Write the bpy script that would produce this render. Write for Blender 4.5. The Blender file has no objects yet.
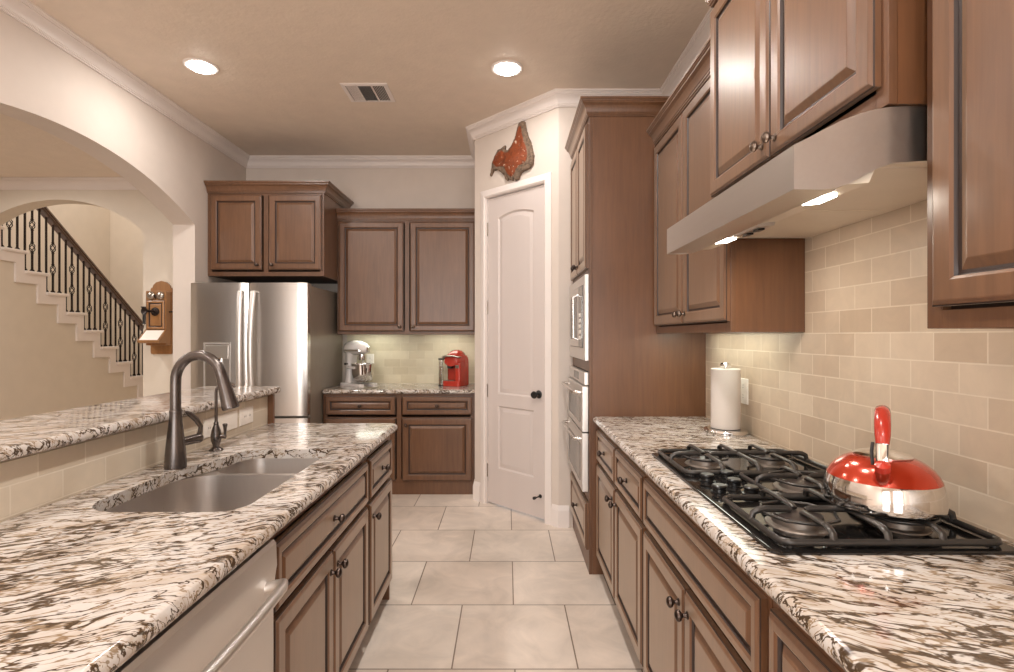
import bpy, bmesh, math, random
from math import sin, cos, pi, radians, sqrt, atan2
from mathutils import Vector, Matrix

random.seed(7)
S = bpy.context.scene
COL = S.collection

# ------------------------------------------------------------------ camera
cam_d = bpy.data.cameras.new('camera')
cam = bpy.data.objects.new('camera', cam_d)
COL.objects.link(cam)
cam.location = (0, 0, 1.37)
cam.rotation_euler = (pi/2, 0, 0)
cam_d.sensor_fit = 'HORIZONTAL'
cam_d.sensor_width = 36
cam_d.lens = 530/1014*36
cam_d.clip_start = .02
S.camera = cam

# ------------------------------------------------------------------ world, exposure
W_ = bpy.data.worlds.new('world')
S.world = W_
W_.use_nodes = True
W_.node_tree.nodes['Background'].inputs[0].default_value = (.80, .90, 1, 1)
W_.node_tree.nodes['Background'].inputs[1].default_value = 1.0
S.view_settings.view_transform = 'Standard'
S.view_settings.look = 'None'
S.view_settings.gamma = 1
S.view_settings.use_curve_mapping = False
S.view_settings.exposure = 0.0
S.cycles.max_bounces = 10
S.cycles.diffuse_bounces = 6
S.cycles.glossy_bounces = 5
S.cycles.sample_clamp_indirect = 6
S.cycles.caustics_reflective = False
S.cycles.caustics_refractive = False

LAMP_W = 15          # every recessed ceiling lamp
WINDOW_W = 70       # daylight through the rear windows
WARM = (1, .955, .91)


def area_light(name, loc, rot, sx, sy, power, color, parent=None, shape='RECTANGLE', spread=pi):
    d = bpy.data.lights.new(name, 'AREA')
    d.shape = shape
    d.size = sx
    d.size_y = sy
    d.energy = power
    d.color = color
    d.spread = spread
    o = bpy.data.objects.new(name, d)
    o.location = loc
    o.rotation_euler = rot
    COL.objects.link(o)
    o.parent = parent
    return o


# daylight coming in through the two window openings of the rear wall
for wx in (-1.75, .25):
    area_light('window_daylight', (wx, -3.62, 1.45), (radians(90), 0, 0), 1.3, 2.2, WINDOW_W, (1, .98, .95))


# ------------------------------------------------------------------ materials
def nodes_of(name):
    m = bpy.data.materials.new(name)
    m.use_nodes = True
    t = m.node_tree
    b = t.nodes['Principled BSDF']
    return m, t, b


def N(t, typ, **kw):
    n = t.nodes.new(typ)
    for k, v in kw.items():
        setattr(n, k, v)
    return n


def L(t, a, b):
    t.links.new(a, b)


def srgb(r, g, b):
    f = lambda c: (c/255)/12.92 if c/255 <= .04045 else ((c/255+.055)/1.055)**2.4
    return (f(r), f(g), f(b), 1)


def ramp(t, fac, stops, interp='LINEAR'):
    r = N(t, 'ShaderNodeValToRGB')
    r.color_ramp.interpolation = interp
    e = r.color_ramp.elements
    while len(e) > 1:
        e.remove(e[-1])
    e[0].position, e[0].color = stops[0]
    for p, c in stops[1:]:
        k = e.new(p)
        k.color = c
    L(t, fac, r.inputs[0])
    return r.outputs[0]


def coords(t, scale=(1, 1, 1), rot=(0, 0, 0), loc=(0, 0, 0), kind='Object'):
    c = N(t, 'ShaderNodeTexCoord')
    m = N(t, 'ShaderNodeMapping')
    m.inputs['Scale'].default_value = scale
    m.inputs['Rotation'].default_value = rot
    m.inputs['Location'].default_value = loc
    L(t, c.outputs[kind], m.inputs[0])
    return m.outputs[0]


def noise(t, vec, scale, detail=3, rough=.5, dist=0):
    n = N(t, 'ShaderNodeTexNoise')
    n.inputs['Scale'].default_value = scale
    n.inputs['Detail'].default_value = detail
    n.inputs['Roughness'].default_value = rough
    n.inputs['Distortion'].default_value = dist
    if vec is not None:
        L(t, vec, n.inputs['Vector'])
    return n.outputs[0]


def math_(t, op, a, b=None):
    n = N(t, 'ShaderNodeMath', operation=op)
    for i, v in enumerate((a, b)):
        if v is None:
            continue
        if isinstance(v, (int, float)):
            n.inputs[i].default_value = v
        else:
            L(t, v, n.inputs[i])
    return n.outputs[0]


def mix(t, fac, a, b, blend='MIX'):
    n = N(t, 'ShaderNodeMix', data_type='RGBA', blend_type=blend)
    for i, v in ((0, fac), (6, a), (7, b)):
        if isinstance(v, (int, float)):
            n.inputs[i].default_value = v
        elif isinstance(v, tuple):
            n.inputs[i].default_value = v
        else:
            L(t, v, n.inputs[i])
    return n.outputs[2]


def bump(t, b, h, strength, dist=.01):
    n = N(t, 'ShaderNodeBump')
    n.inputs['Strength'].default_value = strength
    n.inputs['Distance'].default_value = dist
    L(t, h, n.inputs['Height'])
    L(t, n.outputs[0], b.inputs['Normal'])


def plain(name, col, rough=.5, metal=0, var=.06, scale=8, stretch=(1, 1, 1), bmp=0, bscale=60, coat=0, spec=.5, emit=0):
    m, t, b = nodes_of(name)
    v = coords(t, stretch)
    f = noise(t, v, scale, 4)
    lo = tuple(c*(1-var) for c in col[:3])+(1,)
    hi = tuple(min(1, c*(1+var)) for c in col[:3])+(1,)
    L(t, ramp(t, f, [(.3, lo), (.7, hi)]), b.inputs['Base Color'])
    b.inputs['Roughness'].default_value = rough
    b.inputs['Metallic'].default_value = metal
    b.inputs['Coat Weight'].default_value = coat
    b.inputs['Coat Roughness'].default_value = .15
    b.inputs['Specular IOR Level'].default_value = spec
    if bmp:
        bump(t, b, noise(t, coords(t), bscale, 2), bmp, .004)
    if emit:
        b.inputs['Emission Color'].default_value = col
        b.inputs['Emission Strength'].default_value = emit
    return m


def wood(name, lo, hi, rough=.38, coat=.4, sheen=.23):
    m, t, b = nodes_of(name)
    f = noise(t, coords(t, (26, 26, 1.6)), 2.2, 5, .6, .6)
    g = noise(t, coords(t, (1, 1, .5)), 5, 3)
    c = ramp(t, f, [(.25, lo), (.75, hi)])
    c2 = mix(t, .35, c, ramp(t, g, [(.3, lo), (.7, hi)]))
    L(t, c2, b.inputs['Base Color'])
    b.inputs['Roughness'].default_value = rough
    b.inputs['Coat Weight'].default_value = coat
    b.inputs['Coat Roughness'].default_value = .28
    b.inputs['Coat IOR'].default_value = 1.5
    b.inputs['Sheen Weight'].default_value = sheen
    b.inputs['Sheen Roughness'].default_value = .45
    b.inputs['Sheen Tint'].default_value = (1, .82, .62, 1)
    bump(t, b, f, .03, .003)
    return m


def brushed(name, col, rough=.26, stretch=(2, 2, 160), aniso=.5):
    m, t, b = nodes_of(name)
    f = noise(t, coords(t, stretch), 3, 3)
    L(t, ramp(t, f, [(.2, tuple(c*.96 for c in col[:3])+(1,)), (.8, col)]), b.inputs['Base Color'])
    L(t, ramp(t, f, [(.2, (rough*.9,)*3+(1,)), (.8, (rough*1.1,)*3+(1,))]), b.inputs['Roughness'])
    b.inputs['Metallic'].default_value = 1
    b.inputs['Anisotropic'].default_value = aniso
    return m


def brick_mat(name, c1, c2, grout, bw, bh, mortar, shift, axes, vein, rough=.4, bstr=.25, off=.5):
    """tiles laid in half bond; axes picks which object axes run along and up the wall"""
    m, t, b = nodes_of(name)
    co = N(t, 'ShaderNodeTexCoord')
    sep = N(t, 'ShaderNodeSeparateXYZ')
    L(t, co.outputs['Object'], sep.inputs[0])
    com = N(t, 'ShaderNodeCombineXYZ')
    L(t, math_(t, 'ADD', sep.outputs[axes[0]], shift[0]), com.inputs[0])
    L(t, math_(t, 'ADD', sep.outputs[axes[1]], shift[1]), com.inputs[1])
    br = N(t, 'ShaderNodeTexBrick')
    br.offset = off
    br.inputs['Color1'].default_value = c1
    br.inputs['Color2'].default_value = c2
    br.inputs['Mortar'].default_value = grout
    br.inputs['Scale'].default_value = 1
    br.inputs['Mortar Size'].default_value = mortar
    br.inputs['Mortar Smooth'].default_value = .2
    br.inputs['Bias'].default_value = 0
    br.inputs['Brick Width'].default_value = bw
    br.inputs['Row Height'].default_value = bh
    L(t, com.outputs[0], br.inputs['Vector'])
    n1 = noise(t, coords(t), vein[0], 6, .62, 1.2)
    n2 = noise(t, coords(t), vein[0]*.35, 3, .5, .4)
    mot = mix(t, .5, ramp(t, n1, [(.3, (vein[1],)*3+(1,)), (.7, (1.08, 1.07, 1.05, 1))]),
              ramp(t, n2, [(.35, (vein[1], vein[1]*.98, vein[1]*.95, 1)), (.65, (1.05, 1.05, 1.05, 1))]))
    c = mix(t, 1.0, br.outputs['Color'], mot, 'MULTIPLY')
    L(t, c, b.inputs['Base Color'])
    b.inputs['Roughness'].default_value = rough
    inv = math_(t, 'SUBTRACT', 1.0, br.outputs['Fac'])
    h = math_(t, 'ADD', inv, math_(t, 'MULTIPLY', n1, .12))
    bump(t, b, h, bstr, .004)
    return m


def granite(name, rot=0.25):
    m, t, b = nodes_of(name)
    v = coords(t, (1, 1, 1), (0, 0, rot))
    wob = N(t, 'ShaderNodeTexNoise')
    wob.inputs['Scale'].default_value = 5
    wob.inputs['Detail'].default_value = 3
    L(t, v, wob.inputs['Vector'])
    vm = N(t, 'ShaderNodeVectorMath', operation='SCALE')
    L(t, wob.outputs['Color'], vm.inputs[0])
    vm.inputs[3].default_value = .07
    va = N(t, 'ShaderNodeVectorMath', operation='ADD')
    L(t, v, va.inputs[0])
    L(t, vm.outputs[0], va.inputs[1])

    def stretched(sc, off):
        mp = N(t, 'ShaderNodeMapping')
        mp.inputs['Scale'].default_value = sc
        mp.inputs['Location'].default_value = off
        L(t, va.outputs[0], mp.inputs[0])
        return mp.outputs[0]

    def ridge(n):
        return math_(t, 'ABSOLUTE', math_(t, 'SUBTRACT', n, .5))
    nA = noise(t, stretched((4.6, 17, 14), (0, 0, 0)), 1.6, 4.0, .54, .35)
    nB = noise(t, stretched((8, 32, 24), (3, 1, 0)), 1.5, 3.0, .54, .3)
    nC = noise(t, stretched((26, 70, 50), (5, 3, 1)), 1.5, 3, .6, .2)
    nD = noise(t, stretched((2.2, 4, 4), (7, 2, 4)), 1.6, 4, .55)      # where veins gather
    nP = noise(t, stretched((5, 13, 9), (1, 8, 2)), 1.5, 5, .62)     # warm patches
    W3 = lambda v: (v, v, v, 1)
    cream = mix(t, ramp(t, nP, [(.46, W3(0)), (.74, W3(1))]), srgb(207, 201, 196), srgb(180, 163, 146))
    cream = mix(t, ramp(t, nC, [(.30, W3(.55)), (.44, W3(0))]), cream, srgb(186, 166, 142))
    dk = srgb(70, 53, 36)
    br_ = srgb(136, 112, 84)
    width = ramp(t, nD, [(.36, W3(.6)), (.5, W3(1.0)), (.66, W3(1.4))])
    rA = math_(t, 'DIVIDE', ridge(nA), width)
    rB = math_(t, 'DIVIDE', ridge(nB), width)
    c1 = mix(t, ramp(t, rB, [(.012, W3(.9)), (.034, W3(0))]), cream, br_)
    c2 = mix(t, ramp(t, rA, [(.014, W3(.97)), (.022, W3(.75)), (.034, W3(0))]), c1, dk)
    L(t, c2, b.inputs['Base Color'])
    b.inputs['Roughness'].default_value = .09
    b.inputs['Specular IOR Level'].default_value = .5
    return m


def glass(name, col=(1, 1, 1, 1), rough=.02):
    m, t, b = nodes_of(name)
    b.inputs['Base Color'].default_value = col
    b.inputs['Transmission Weight'].default_value = 1
    b.inputs['Roughness'].default_value = rough
    b.inputs['IOR'].default_value = 1.45
    return m


def lamp_mat(name, col, strength):
    m, t, b = nodes_of(name)
    b.inputs['Base Color'].default_value = (.8, .8, .8, 1)
    b.inputs['Emission Color'].default_value = col
    b.inputs['Emission Strength'].default_value = strength
    return m


M = {}
M['wall'] = plain('wall_paint', srgb(213, 201, 191), .75, bmp=.05, bscale=90, var=.02)
M['hall'] = plain('hall_paint', srgb(216, 205, 190), .75, bmp=.05, bscale=90, var=.02)
M['ceiling'] = plain('ceiling_paint', srgb(226, 211, 195), .62, bmp=.55, bscale=42, var=.03)
M['white'] = plain('white_trim_paint', srgb(232, 223, 218), .38, var=.015)
M['door'] = plain('white_door_paint', srgb(208, 197, 192), .42, var=.015, bmp=.03, bscale=120, stretch=(1, 1, .1))
M['wood'] = wood('stained_maple', srgb(86, 56, 36), srgb(120, 83, 56))
M['panel_wood'] = wood('stained_maple_side', srgb(88, 56, 35), srgb(116, 77, 49), .38, .4, .08)
M['frame'] = wood('stained_maple_frame_shade', srgb(82, 53, 34), srgb(114, 78, 52), .42, .2, 0)  # door stain darkened, without sheen: shade of the gaps put into the colour
M['glaze'] = plain('dark_glaze', srgb(46, 30, 24), .4)
M['inside'] = plain('cabinet_interior', srgb(60, 42, 32), .6)
M['steel'] = brushed('brushed_steel', (.72, .69, .66, 1), .24)
M['steel_h'] = brushed('brushed_steel_across', (.76, .73, .70, 1), .40, (2, 60, 60), 0)
M['steel_flat'] = brushed('satin_steel', (.74, .70, .65, 1), .33, (40, 2, 40), 0)
M['sinksteel'] = brushed('sink_steel', (.64, .60, .57, 1), .30, (50, 50, 3), 0)
M['chrome'] = plain('polished_chrome', (.80, .78, .76, 1), .08, 1, .03)
M['hoodpan'] = plain('painted_hood_underside', srgb(226, 214, 196), .4, 0, .03)
M['bronze'] = plain('oil_rubbed_bronze', srgb(78, 66, 60), .32, .85, .12, 30)
M['pewter'] = plain('pewter_knob', srgb(120, 106, 96), .28, .95, .1, 30)
M['faucet'] = plain('gunmetal_faucet', srgb(104, 97, 94), .26, .9, .06)
M['black'] = plain('black_enamel', srgb(20, 19, 19), .28, 0, .1)
M['castiron'] = plain('cast_iron', srgb(64, 60, 57), .28, .4, .12, 40, bmp=.08, bscale=300)
M['blackglass'] = plain('black_cooktop_glass', srgb(24, 22, 21), .07, 0, .05, spec=.7)
M['granite'] = granite('granite_right', .42)
M['granite_l'] = granite('granite_island', -.44)
M['floor'] = brick_mat('floor_tile', srgb(240, 228, 216), srgb(226, 210, 196), srgb(140, 122, 106), .5205, .5205, .0035,
                       (.228+.26+5.205, 10*.5205-2.18), ('X', 'Y'), (4.5, .66), .36, .15)
M['tile_r'] = brick_mat('backsplash_tile', srgb(210, 193, 173), srgb(192, 172, 151), srgb(220, 206, 188), .1605, .0777, .0022,
                        (10*.1605-1.259, 10*.0777-.914), ('Y', 'Z'), (9, .85), .42, .3)
M['tile_b'] = brick_mat('backsplash_tile_back', srgb(214, 204, 180), srgb(198, 186, 160), srgb(214, 204, 182), .1605, .0777, .0022,
                        (1.6, 10*.0777-.914), ('X', 'Z'), (9, .92), .42, .3)
M['tile_k'] = brick_mat('knee_wall_tile', srgb(214, 202, 184), srgb(202, 188, 168), srgb(224, 214, 198), .1605, .0777, .0022,
                        (10*.1605-1.43, 10*.0777-.912), ('Y', 'Z'), (9, .92), .42, .3)
M['plate'] = plain('switch_plate_white', srgb(244, 238, 230), .35, 0, .02)
M['paper'] = plain('paper_towel', srgb(206, 197, 190), .9, 0, .03, bmp=.25, bscale=180)
M['red'] = plain('red_plastic', srgb(182, 54, 40), .25, 0, .06, coat=.4)
M['redenamel'] = plain('red_enamel', srgb(190, 60, 34), .16, .5, .05, coat=.6)
M['mixer'] = plain('white_enamel', srgb(232, 226, 222), .2, 0, .02, coat=.5)
M['clear'] = glass('clear_plastic', (.94, .95, .95, 1), .05)
M['dkplastic'] = plain('dark_plastic', srgb(40, 38, 38), .35)
M['fr_side'] = plain('fridge_side_grey', srgb(152, 142, 130), .38, .35, .04)
M['rail_wood'] = wood('handrail_wood', srgb(56, 34, 24), srgb(84, 52, 36), .3)
M['iron'] = plain('wrought_iron', srgb(40, 30, 26), .45, .5, .1, 30)
M['oak'] = wood('golden_oak', srgb(126, 84, 46), srgb(168, 120, 72), .36)
M['nickel'] = plain('nickel_bell', srgb(176, 166, 156), .25, .9, .06)
M['burl'] = None
M['bark'] = plain('weathered_bark', srgb(112, 92, 76), .85, 0, .45, 60, bmp=.8, bscale=90)
M['burner'] = plain('burner_alloy', srgb(128, 118, 110), .4, .7, .1)
M['burnercap'] = plain('burner_cap_enamel', srgb(58, 50, 47), .3, .1, .1)
M['lamp'] = lamp_mat('lamp_diffuser', (1, .95, .88, 1), 36)
M['hoodlamp'] = lamp_mat('hood_lamp', (1, .93, .80, 1), 16)
M['strip'] = lamp_mat('strip_lamp', (.97, 1, .86, 1), 5)


def burl():
    m, t, b = nodes_of('polished_red_stone')
    f = noise(t, coords(t), 16, 5, .6, .8)
    g = noise(t, coords(t, loc=(4, 1, 2)), 34, 3, .6)
    c = ramp(t, f, [(.3, srgb(78, 40, 24)), (.5, srgb(142, 70, 38)), (.7, srgb(112, 54, 32))])
    c = mix(t, ramp(t, g, [(.62, (0, 0, 0, 1)), (.68, (1, 1, 1, 1))]), c, srgb(214, 196, 176))
    c = mix(t, ramp(t, g, [(.30, (1, 1, 1, 1)), (.36, (0, 0, 0, 1))]), c, srgb(84, 74, 66))
    L(t, c, b.inputs['Base Color'])
    b.inputs['Roughness'].default_value = .4
    bump(t, b, f, .4, .01)
    return m


M['burl'] = burl()


# ------------------------------------------------------------------ mesh helper
class MB:
    def __init__(self):
        self.bm = bmesh.new()

    def V(self, p):
        return self.bm.verts.new(p)

    def F(self, vs, mat=0):
        try:
            f = self.bm.faces.new(vs)
            f.material_index = mat
            return f
        except ValueError:
            return None

    def box(self, x0, y0, z0, x1, y1, z1, bevel=0, mat=0, seg=2):
        if x0 > x1: x0, x1 = x1, x0
        if y0 > y1: y0, y1 = y1, y0
        if z0 > z1: z0, z1 = z1, z0
        v = [self.V(p) for p in ((x0, y0, z0), (x1, y0, z0), (x1, y1, z0), (x0, y1, z0),
                                 (x0, y0, z1), (x1, y0, z1), (x1, y1, z1), (x0, y1, z1))]
        fs = [self.F([v[i] for i in q], mat) for q in
              ((3, 2, 1, 0), (4, 5, 6, 7), (0, 1, 5, 4), (1, 2, 6, 5), (2, 3, 7, 6), (3, 0, 4, 7))]
        if bevel:
            es = list({e for f in fs for e in f.edges})
            r = bmesh.ops.bevel(self.bm, geom=es, offset=bevel, segments=seg, affect='EDGES', profile=.5)
            for f in r['faces']:
                f.material_index = mat
        return self

    def loft(self, rings, mat=0, close=True, cap0=False, cap1=False, mats=None, loop=False):
        R = [[self.V(p) for p in r] for r in rings]
        n = len(R[0])
        pairs = list(zip(R, R[1:]))
        if loop:
            pairs.append((R[-1], R[0]))
        for k, (a, b) in enumerate(pairs):
            mi = mats[k] if mats else mat
            for i in range(n if close else n-1):
                j = (i+1) % n
                self.F([a[i], a[j], b[j], b[i]], mi)
        if cap0:
            self.F(R[0][::-1], mats[0] if mats else mat)
        if cap1:
            self.F(R[-1], mats[-1] if mats else mat)
        return self

    def tube(self, pts, r, n=10, mat=0, closed=False, flat=None):
        P = [Vector(p) for p in pts]
        m = len(P)
        rs = r if isinstance(r, (list, tuple)) else [r]*m
        T = []
        for i in range(m):
            a = P[i-1] if (i > 0 or closed) else P[i]
            b = P[(i+1) % m] if (i < m-1 or closed) else P[i]
            T.append((b-a).normalized())
        up = Vector((0, 0, 1)) if abs(T[0].z) < .9 else Vector((1, 0, 0))
        u = (up - T[0]*up.dot(T[0])).normalized()
        rings = []
        for i in range(m):
            u = (u - T[i]*u.dot(T[i]))
            u = u.normalized() if u.length > 1e-6 else T[i].orthogonal().normalized()
            w = T[i].cross(u)
            fx, fy = flat or (1, 1)
            rings.append([P[i] + u*(cos(2*pi*k/n)*rs[i]*fy) + w*(sin(2*pi*k/n)*rs[i]*fx) for k in range(n)])
        return self.loft(rings, mat, True, not closed, not closed, loop=closed)

    def lathe(self, prof, n=24, c=(0, 0, 0), axis=None, mat=0, mats=None, caps=True, squash=(1, 1)):
        c = Vector(c)
        Q = Vector((0, 0, 1)).rotation_difference(Vector(axis)).to_matrix() if axis is not None else Matrix.Identity(3)
        rings = []
        for r, z in prof:
            r = max(r, 1e-4)
            rings.append([c + Q @ Vector((r*cos(2*pi*k/n)*squash[0], r*sin(2*pi*k/n)*squash[1], z)) for k in range(n)])
        return self.loft(rings, mat, True, caps, caps, mats)

    def cyl(self, p0, p1, r, n=16, mat=0):
        return self.tube([p0, p1], r, n, mat)

    def prism(self, poly, fn, d0, d1, mat=0):
        return self.loft([[fn(a, b, d0) for a, b in poly], [fn(a, b, d1) for a, b in poly]], mat, True, True, True)

    def xform(self, M4, verts=None):
        bmesh.ops.transform(self.bm, matrix=M4, verts=verts or self.bm.verts[:])
        return self

    def build(self, name, mats, parent=None, smooth=True, angle=32, loc=None):
        bmesh.ops.recalc_face_normals(self.bm, faces=self.bm.faces[:])
        me = bpy.data.meshes.new(name)
        self.bm.to_mesh(me)
        self.bm.free()
        for mt in (mats if isinstance(mats, (list, tuple)) else [mats]):
            me.materials.append(mt)
        if smooth:
            for p in me.polygons:
                p.use_smooth = True
            me.set_sharp_from_angle(angle=radians(angle))
        o = bpy.data.objects.new(name, me)
        COL.objects.link(o)
        if smooth and angle < 45:
            wn = o.modifiers.new('weighted_normal', 'WEIGHTED_NORMAL')
            wn.keep_sharp = True
        o.parent = parent
        if loc:
            o.location = loc
        return o


def tag(o, label, cat, group=None):
    o['label'] = label
    o['category'] = cat
    if group:
        o['group'] = group
    return o


def struct(o):
    o['kind'] = 'structure'
    return o


def thing(name, label, cat, loc=(0, 0, 0), rz=0, group=None):
    o = bpy.data.objects.new(name, None)
    o.empty_display_size = .1
    COL.objects.link(o)
    o.location = loc
    o.rotation_euler = (0, 0, rz)
    return tag(o, label, cat, group)


def copy_thing(root, loc, label, rz=None):
    c = root.copy()
    COL.objects.link(c)
    c.location = loc
    if rz is not None:
        c.rotation_euler = (0, 0, rz)
    if label:
        c['label'] = label

    def rec(src, dst):
        for ch in list(src.children):
            k = ch.copy()
            COL.objects.link(k)
            k.parent = dst
            rec(ch, k)
    rec(root, c)
    return c


def sweep(mb, path, prof, mat=0):
    """profile (offset to the right of the path, height) carried along a 2D path with mitred corners"""
    P = [Vector(p) for p in path]
    rings = []
    for i, p in enumerate(P):
        ds = []
        if i > 0: ds.append((P[i]-P[i-1]).normalized())
        if i < len(P)-1: ds.append((P[i+1]-P[i]).normalized())
        ns = [Vector((d.y, -d.x)) for d in ds]
        if len(ns) == 2:
            k = (ns[0]+ns[1])
            k = k / max(.2, (1+ns[0].dot(ns[1])))
        else:
            k = ns[0]
        rings.append([(p.x+k.x*o, p.y+k.y*o, z) for o, z in prof])
    return mb.loft(rings, mat, True, True, True)


def arc(cx, cy, r, a0, a1, n):
    return [(cx+r*cos(a0+(a1-a0)*k/n), cy+r*sin(a0+(a1-a0)*k/n)) for k in range(n+1)]


def rrect(x0, y0, x1, y1, r, n=6):
    """rounded rectangle, counter-clockwise; r is one radius or four (bl, br, tr, tl)"""
    rs = r if isinstance(r, (list, tuple)) else [r]*4
    rs = [max(q, .0005) for q in rs]
    p = []
    p += arc(x0+rs[0], y0+rs[0], rs[0], pi, 1.5*pi, n)
    p += arc(x1-rs[1], y0+rs[1], rs[1], 1.5*pi, 2*pi, n)
    p += arc(x1-rs[2], y1-rs[2], rs[2], 0, .5*pi, n)
    p += arc(x0+rs[3], y1-rs[3], rs[3], .5*pi, pi, n)
    return p


CROWN = [(0, 0), (.16, 0), (.16, .07), (.26, .10), (.26, .17), (.32, .20), (.36, .32), (.44, .46), (.56, .58), (.72, .66), (.80, .70), (.80, .78), (.88, .80), (.92, .86), (1, .88), (1, 1), (0, 1)]


def crown_prof(z0, z1, proj):
    return [(o*proj, z0+h*(z1-z0)) for o, h in CROWN]


# ------------------------------------------------------------------ room shell
CZ = 3.11           # kitchen ceiling
HZ = 2.71           # hall ceiling
LX = -2.55          # kitchen face of the arched wall
BY = 5.18           # back wall
RX = 1.15           # right wall
FY = 3.80           # wall the oven tower stands against
PB = (-.27, 4.44)   # pantry wall corner towards the back
PA = (.37, 3.80)    # pantry wall corner towards the tower
RY = -3.5           # rear wall

struct(MB().box(-6.2, RY-.1, -.1, RX+.1, 7.7, 0).build('floor', M['floor']))
mb = MB()
mb.prism([(LX-.09, RY-.1), (RX+.1, RY-.1), (RX+.1, FY+.1), (PA[0]+.1, FY+.1), (PB[0]+.1, PB[1]+.1), (PB[0]+.1, BY+.1), (LX-.09, BY+.1)],
         lambda a, b, d: (a, b, d), CZ, CZ+.1)
struct(mb.build('ceiling', M['ceiling']))
struct(MB().box(-6.2, RY-.1, HZ, LX-.181, 4.549, HZ+.1).build('ceiling_hall', M['ceiling']))
struct(MB().box(-6.2, 4.55, 5.0, -2.5, 7.7, 5.1).build('ceiling_stairwell', M['ceiling']))


def arch_wall(name, a0, a1, top, c, half, spring, apex, fn, d0, d1, mat):
    s = apex-spring
    R = (half*half+s*s)/(2*s)
    th = math.asin(half/R)
    pts = [(a0, 0), (c-half, 0)]
    n = 40
    for k in range(n+1):
        q = -th+2*th*k/n
        pts.append((c+R*sin(q), apex-R+R*cos(q)))
    pts += [(c+half, 0), (a1, 0), (a1, top), (a0, top)]
    return struct(MB().prism(pts, fn, d0, d1).build(name, mat))


arch_wall('wall_left', RY, BY+.1, CZ, 3.1, 1.23, 2.28, 2.58, lambda a, b, d: (d, a, b), LX-.18, LX, M['wall'])
arch_wall('wall_hall', -6.1, LX-.181, 5.0, -3.855, .73, 2.273, 2.541, lambda a, b, d: (a, d, b), 4.55, 4.70, M['hall'])
struct(MB().box(LX-.18, BY+.101, 0, -.2, BY+.2, 5.0).build('wall_back', M['wall']))
struct(MB().box(LX, BY, 0, PB[0], BY+.1, CZ).build('wall_back_kitchen', M['wall']))
struct(MB().box(PB[0], PB[1], 0, PB[0]+.1, BY, CZ).build('wall_return', M['wall']))
struct(MB().box(RX, RY, 0, RX+.1, FY+.1, CZ).build('wall_right', M['wall']))
struct(MB().box(PA[0], FY, 0, RX, FY+.1, CZ).build('wall_pantry_front', M['wall']))
struct(MB().box(-6.1, 7.48, 0, LX-.181, 7.6, 5.0).build('wall_stairwell_back', M['hall']))
struct(MB().box(-6.2, RY, 0, -6.1, 4.55, HZ).build('wall_hall_left', M['hall']))
struct(MB().box(-5.7, 4.701, 0, -5.6, 7.48, 5.0).build('wall_stairwell_left', M['hall']))
struct(MB().box(LX-.281, 4.701, 0, LX-.181, 7.48, 5.0).build('wall_stairwell_right', M['hall']))
# rear wall with two tall windows, behind the camera
mb = MB()
for x0, x1, z0, z1 in ((-6.1, -2.45, 0, CZ), (-1.05, -.45, 0, CZ), (.95, RX, 0, CZ), (-2.45, -1.05, 0, .3), (-2.45, -1.05, 2.6, CZ),
                       (-.45, .95, 0, .3), (-.45, .95, 2.6, CZ)):
    mb.box(x0, RY-.1, z0, x1, RY, z1)
struct(mb.build('wall_rear', M['wall']))
for k, x0 in enumerate((-2.45, -.45)):
    mb = MB()
    x1 = x0+1.4
    for a, b, c, d in ((x0, .3, x0+.06, 2.6), (x1-.06, .3, x1, 2.6), (x0+.06, .3, x1-.06, .36), (x0+.06, 2.54, x1-.06, 2.6), (x0+.67, .36, x0+.73, 2.54)):
        mb.box(a, RY-.08, b, c, RY-.02, d, .005)
    struct(mb.build('window_%d' % (k+1), M['white']))

# pantry wall (45 degrees) with a door opening, built in its own frame: x along the wall, -y towards the kitchen
PANTRY = Matrix.Translation((PB[0], PB[1], 0)) @ Matrix.Rotation(-atan2(PB[1]-PA[1], PA[0]-PB[0]), 4, 'Z')
PL = sqrt((PA[0]-PB[0])**2+(PA[1]-PB[1])**2)
D0, D1, DH = .150, .772, 2.49      # door leaf along the wall, height
mb = MB()
mb.box(0, 0, 0, D0-.02, .1, CZ)
mb.box(D1+.02, 0, 0, PL, .1, CZ)
mb.box(D0-.02, 0, DH+.02, D1+.02, .1, CZ)
o = struct(mb.build('wall_pantry', M['wall']))
o.matrix_world = PANTRY

# crown moulding round the kitchen, hall crown
mb = MB()
sweep(mb, [(LX, RY), (LX, BY), (PB[0], BY), PB, PA, (RX, FY), (RX, RY)], crown_prof(CZ-.100, CZ, .074))
struct(mb.build('trim_1', M['white']))
mb = MB()
sweep(mb, [(-6.1, 4.55), (LX-.181, 4.55)], crown_prof(HZ-.085, HZ, .08))
struct(mb.build('trim_2', M['white']))

# baseboards
BASE = [(0, 0), (.016, 0), (.016, .115), (.011, .125), (.011, .135), (.006, .145), (.004, .155), (0, .155)]
mb = MB()
sweep(mb, [(PB[0], BY-.62), PB, tuple((PANTRY @ Vector((D0-.075, 0, 0))).xy)], BASE)
struct(mb.build('baseboard_back', M['white']))
mb = MB()
sweep(mb, [tuple((PANTRY @ Vector((D1+.075, 0, 0))).xy), PA, (.445, FY)], BASE)
struct(mb.build('baseboard_right', M['white']))
mb = MB()
sweep(mb, [(LX-.732-.19, 4.55-.0), (LX-.5, 4.55), (LX-.19, 4.55)], BASE)
struct(mb.build('baseboard_hall', M['white']))

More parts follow.
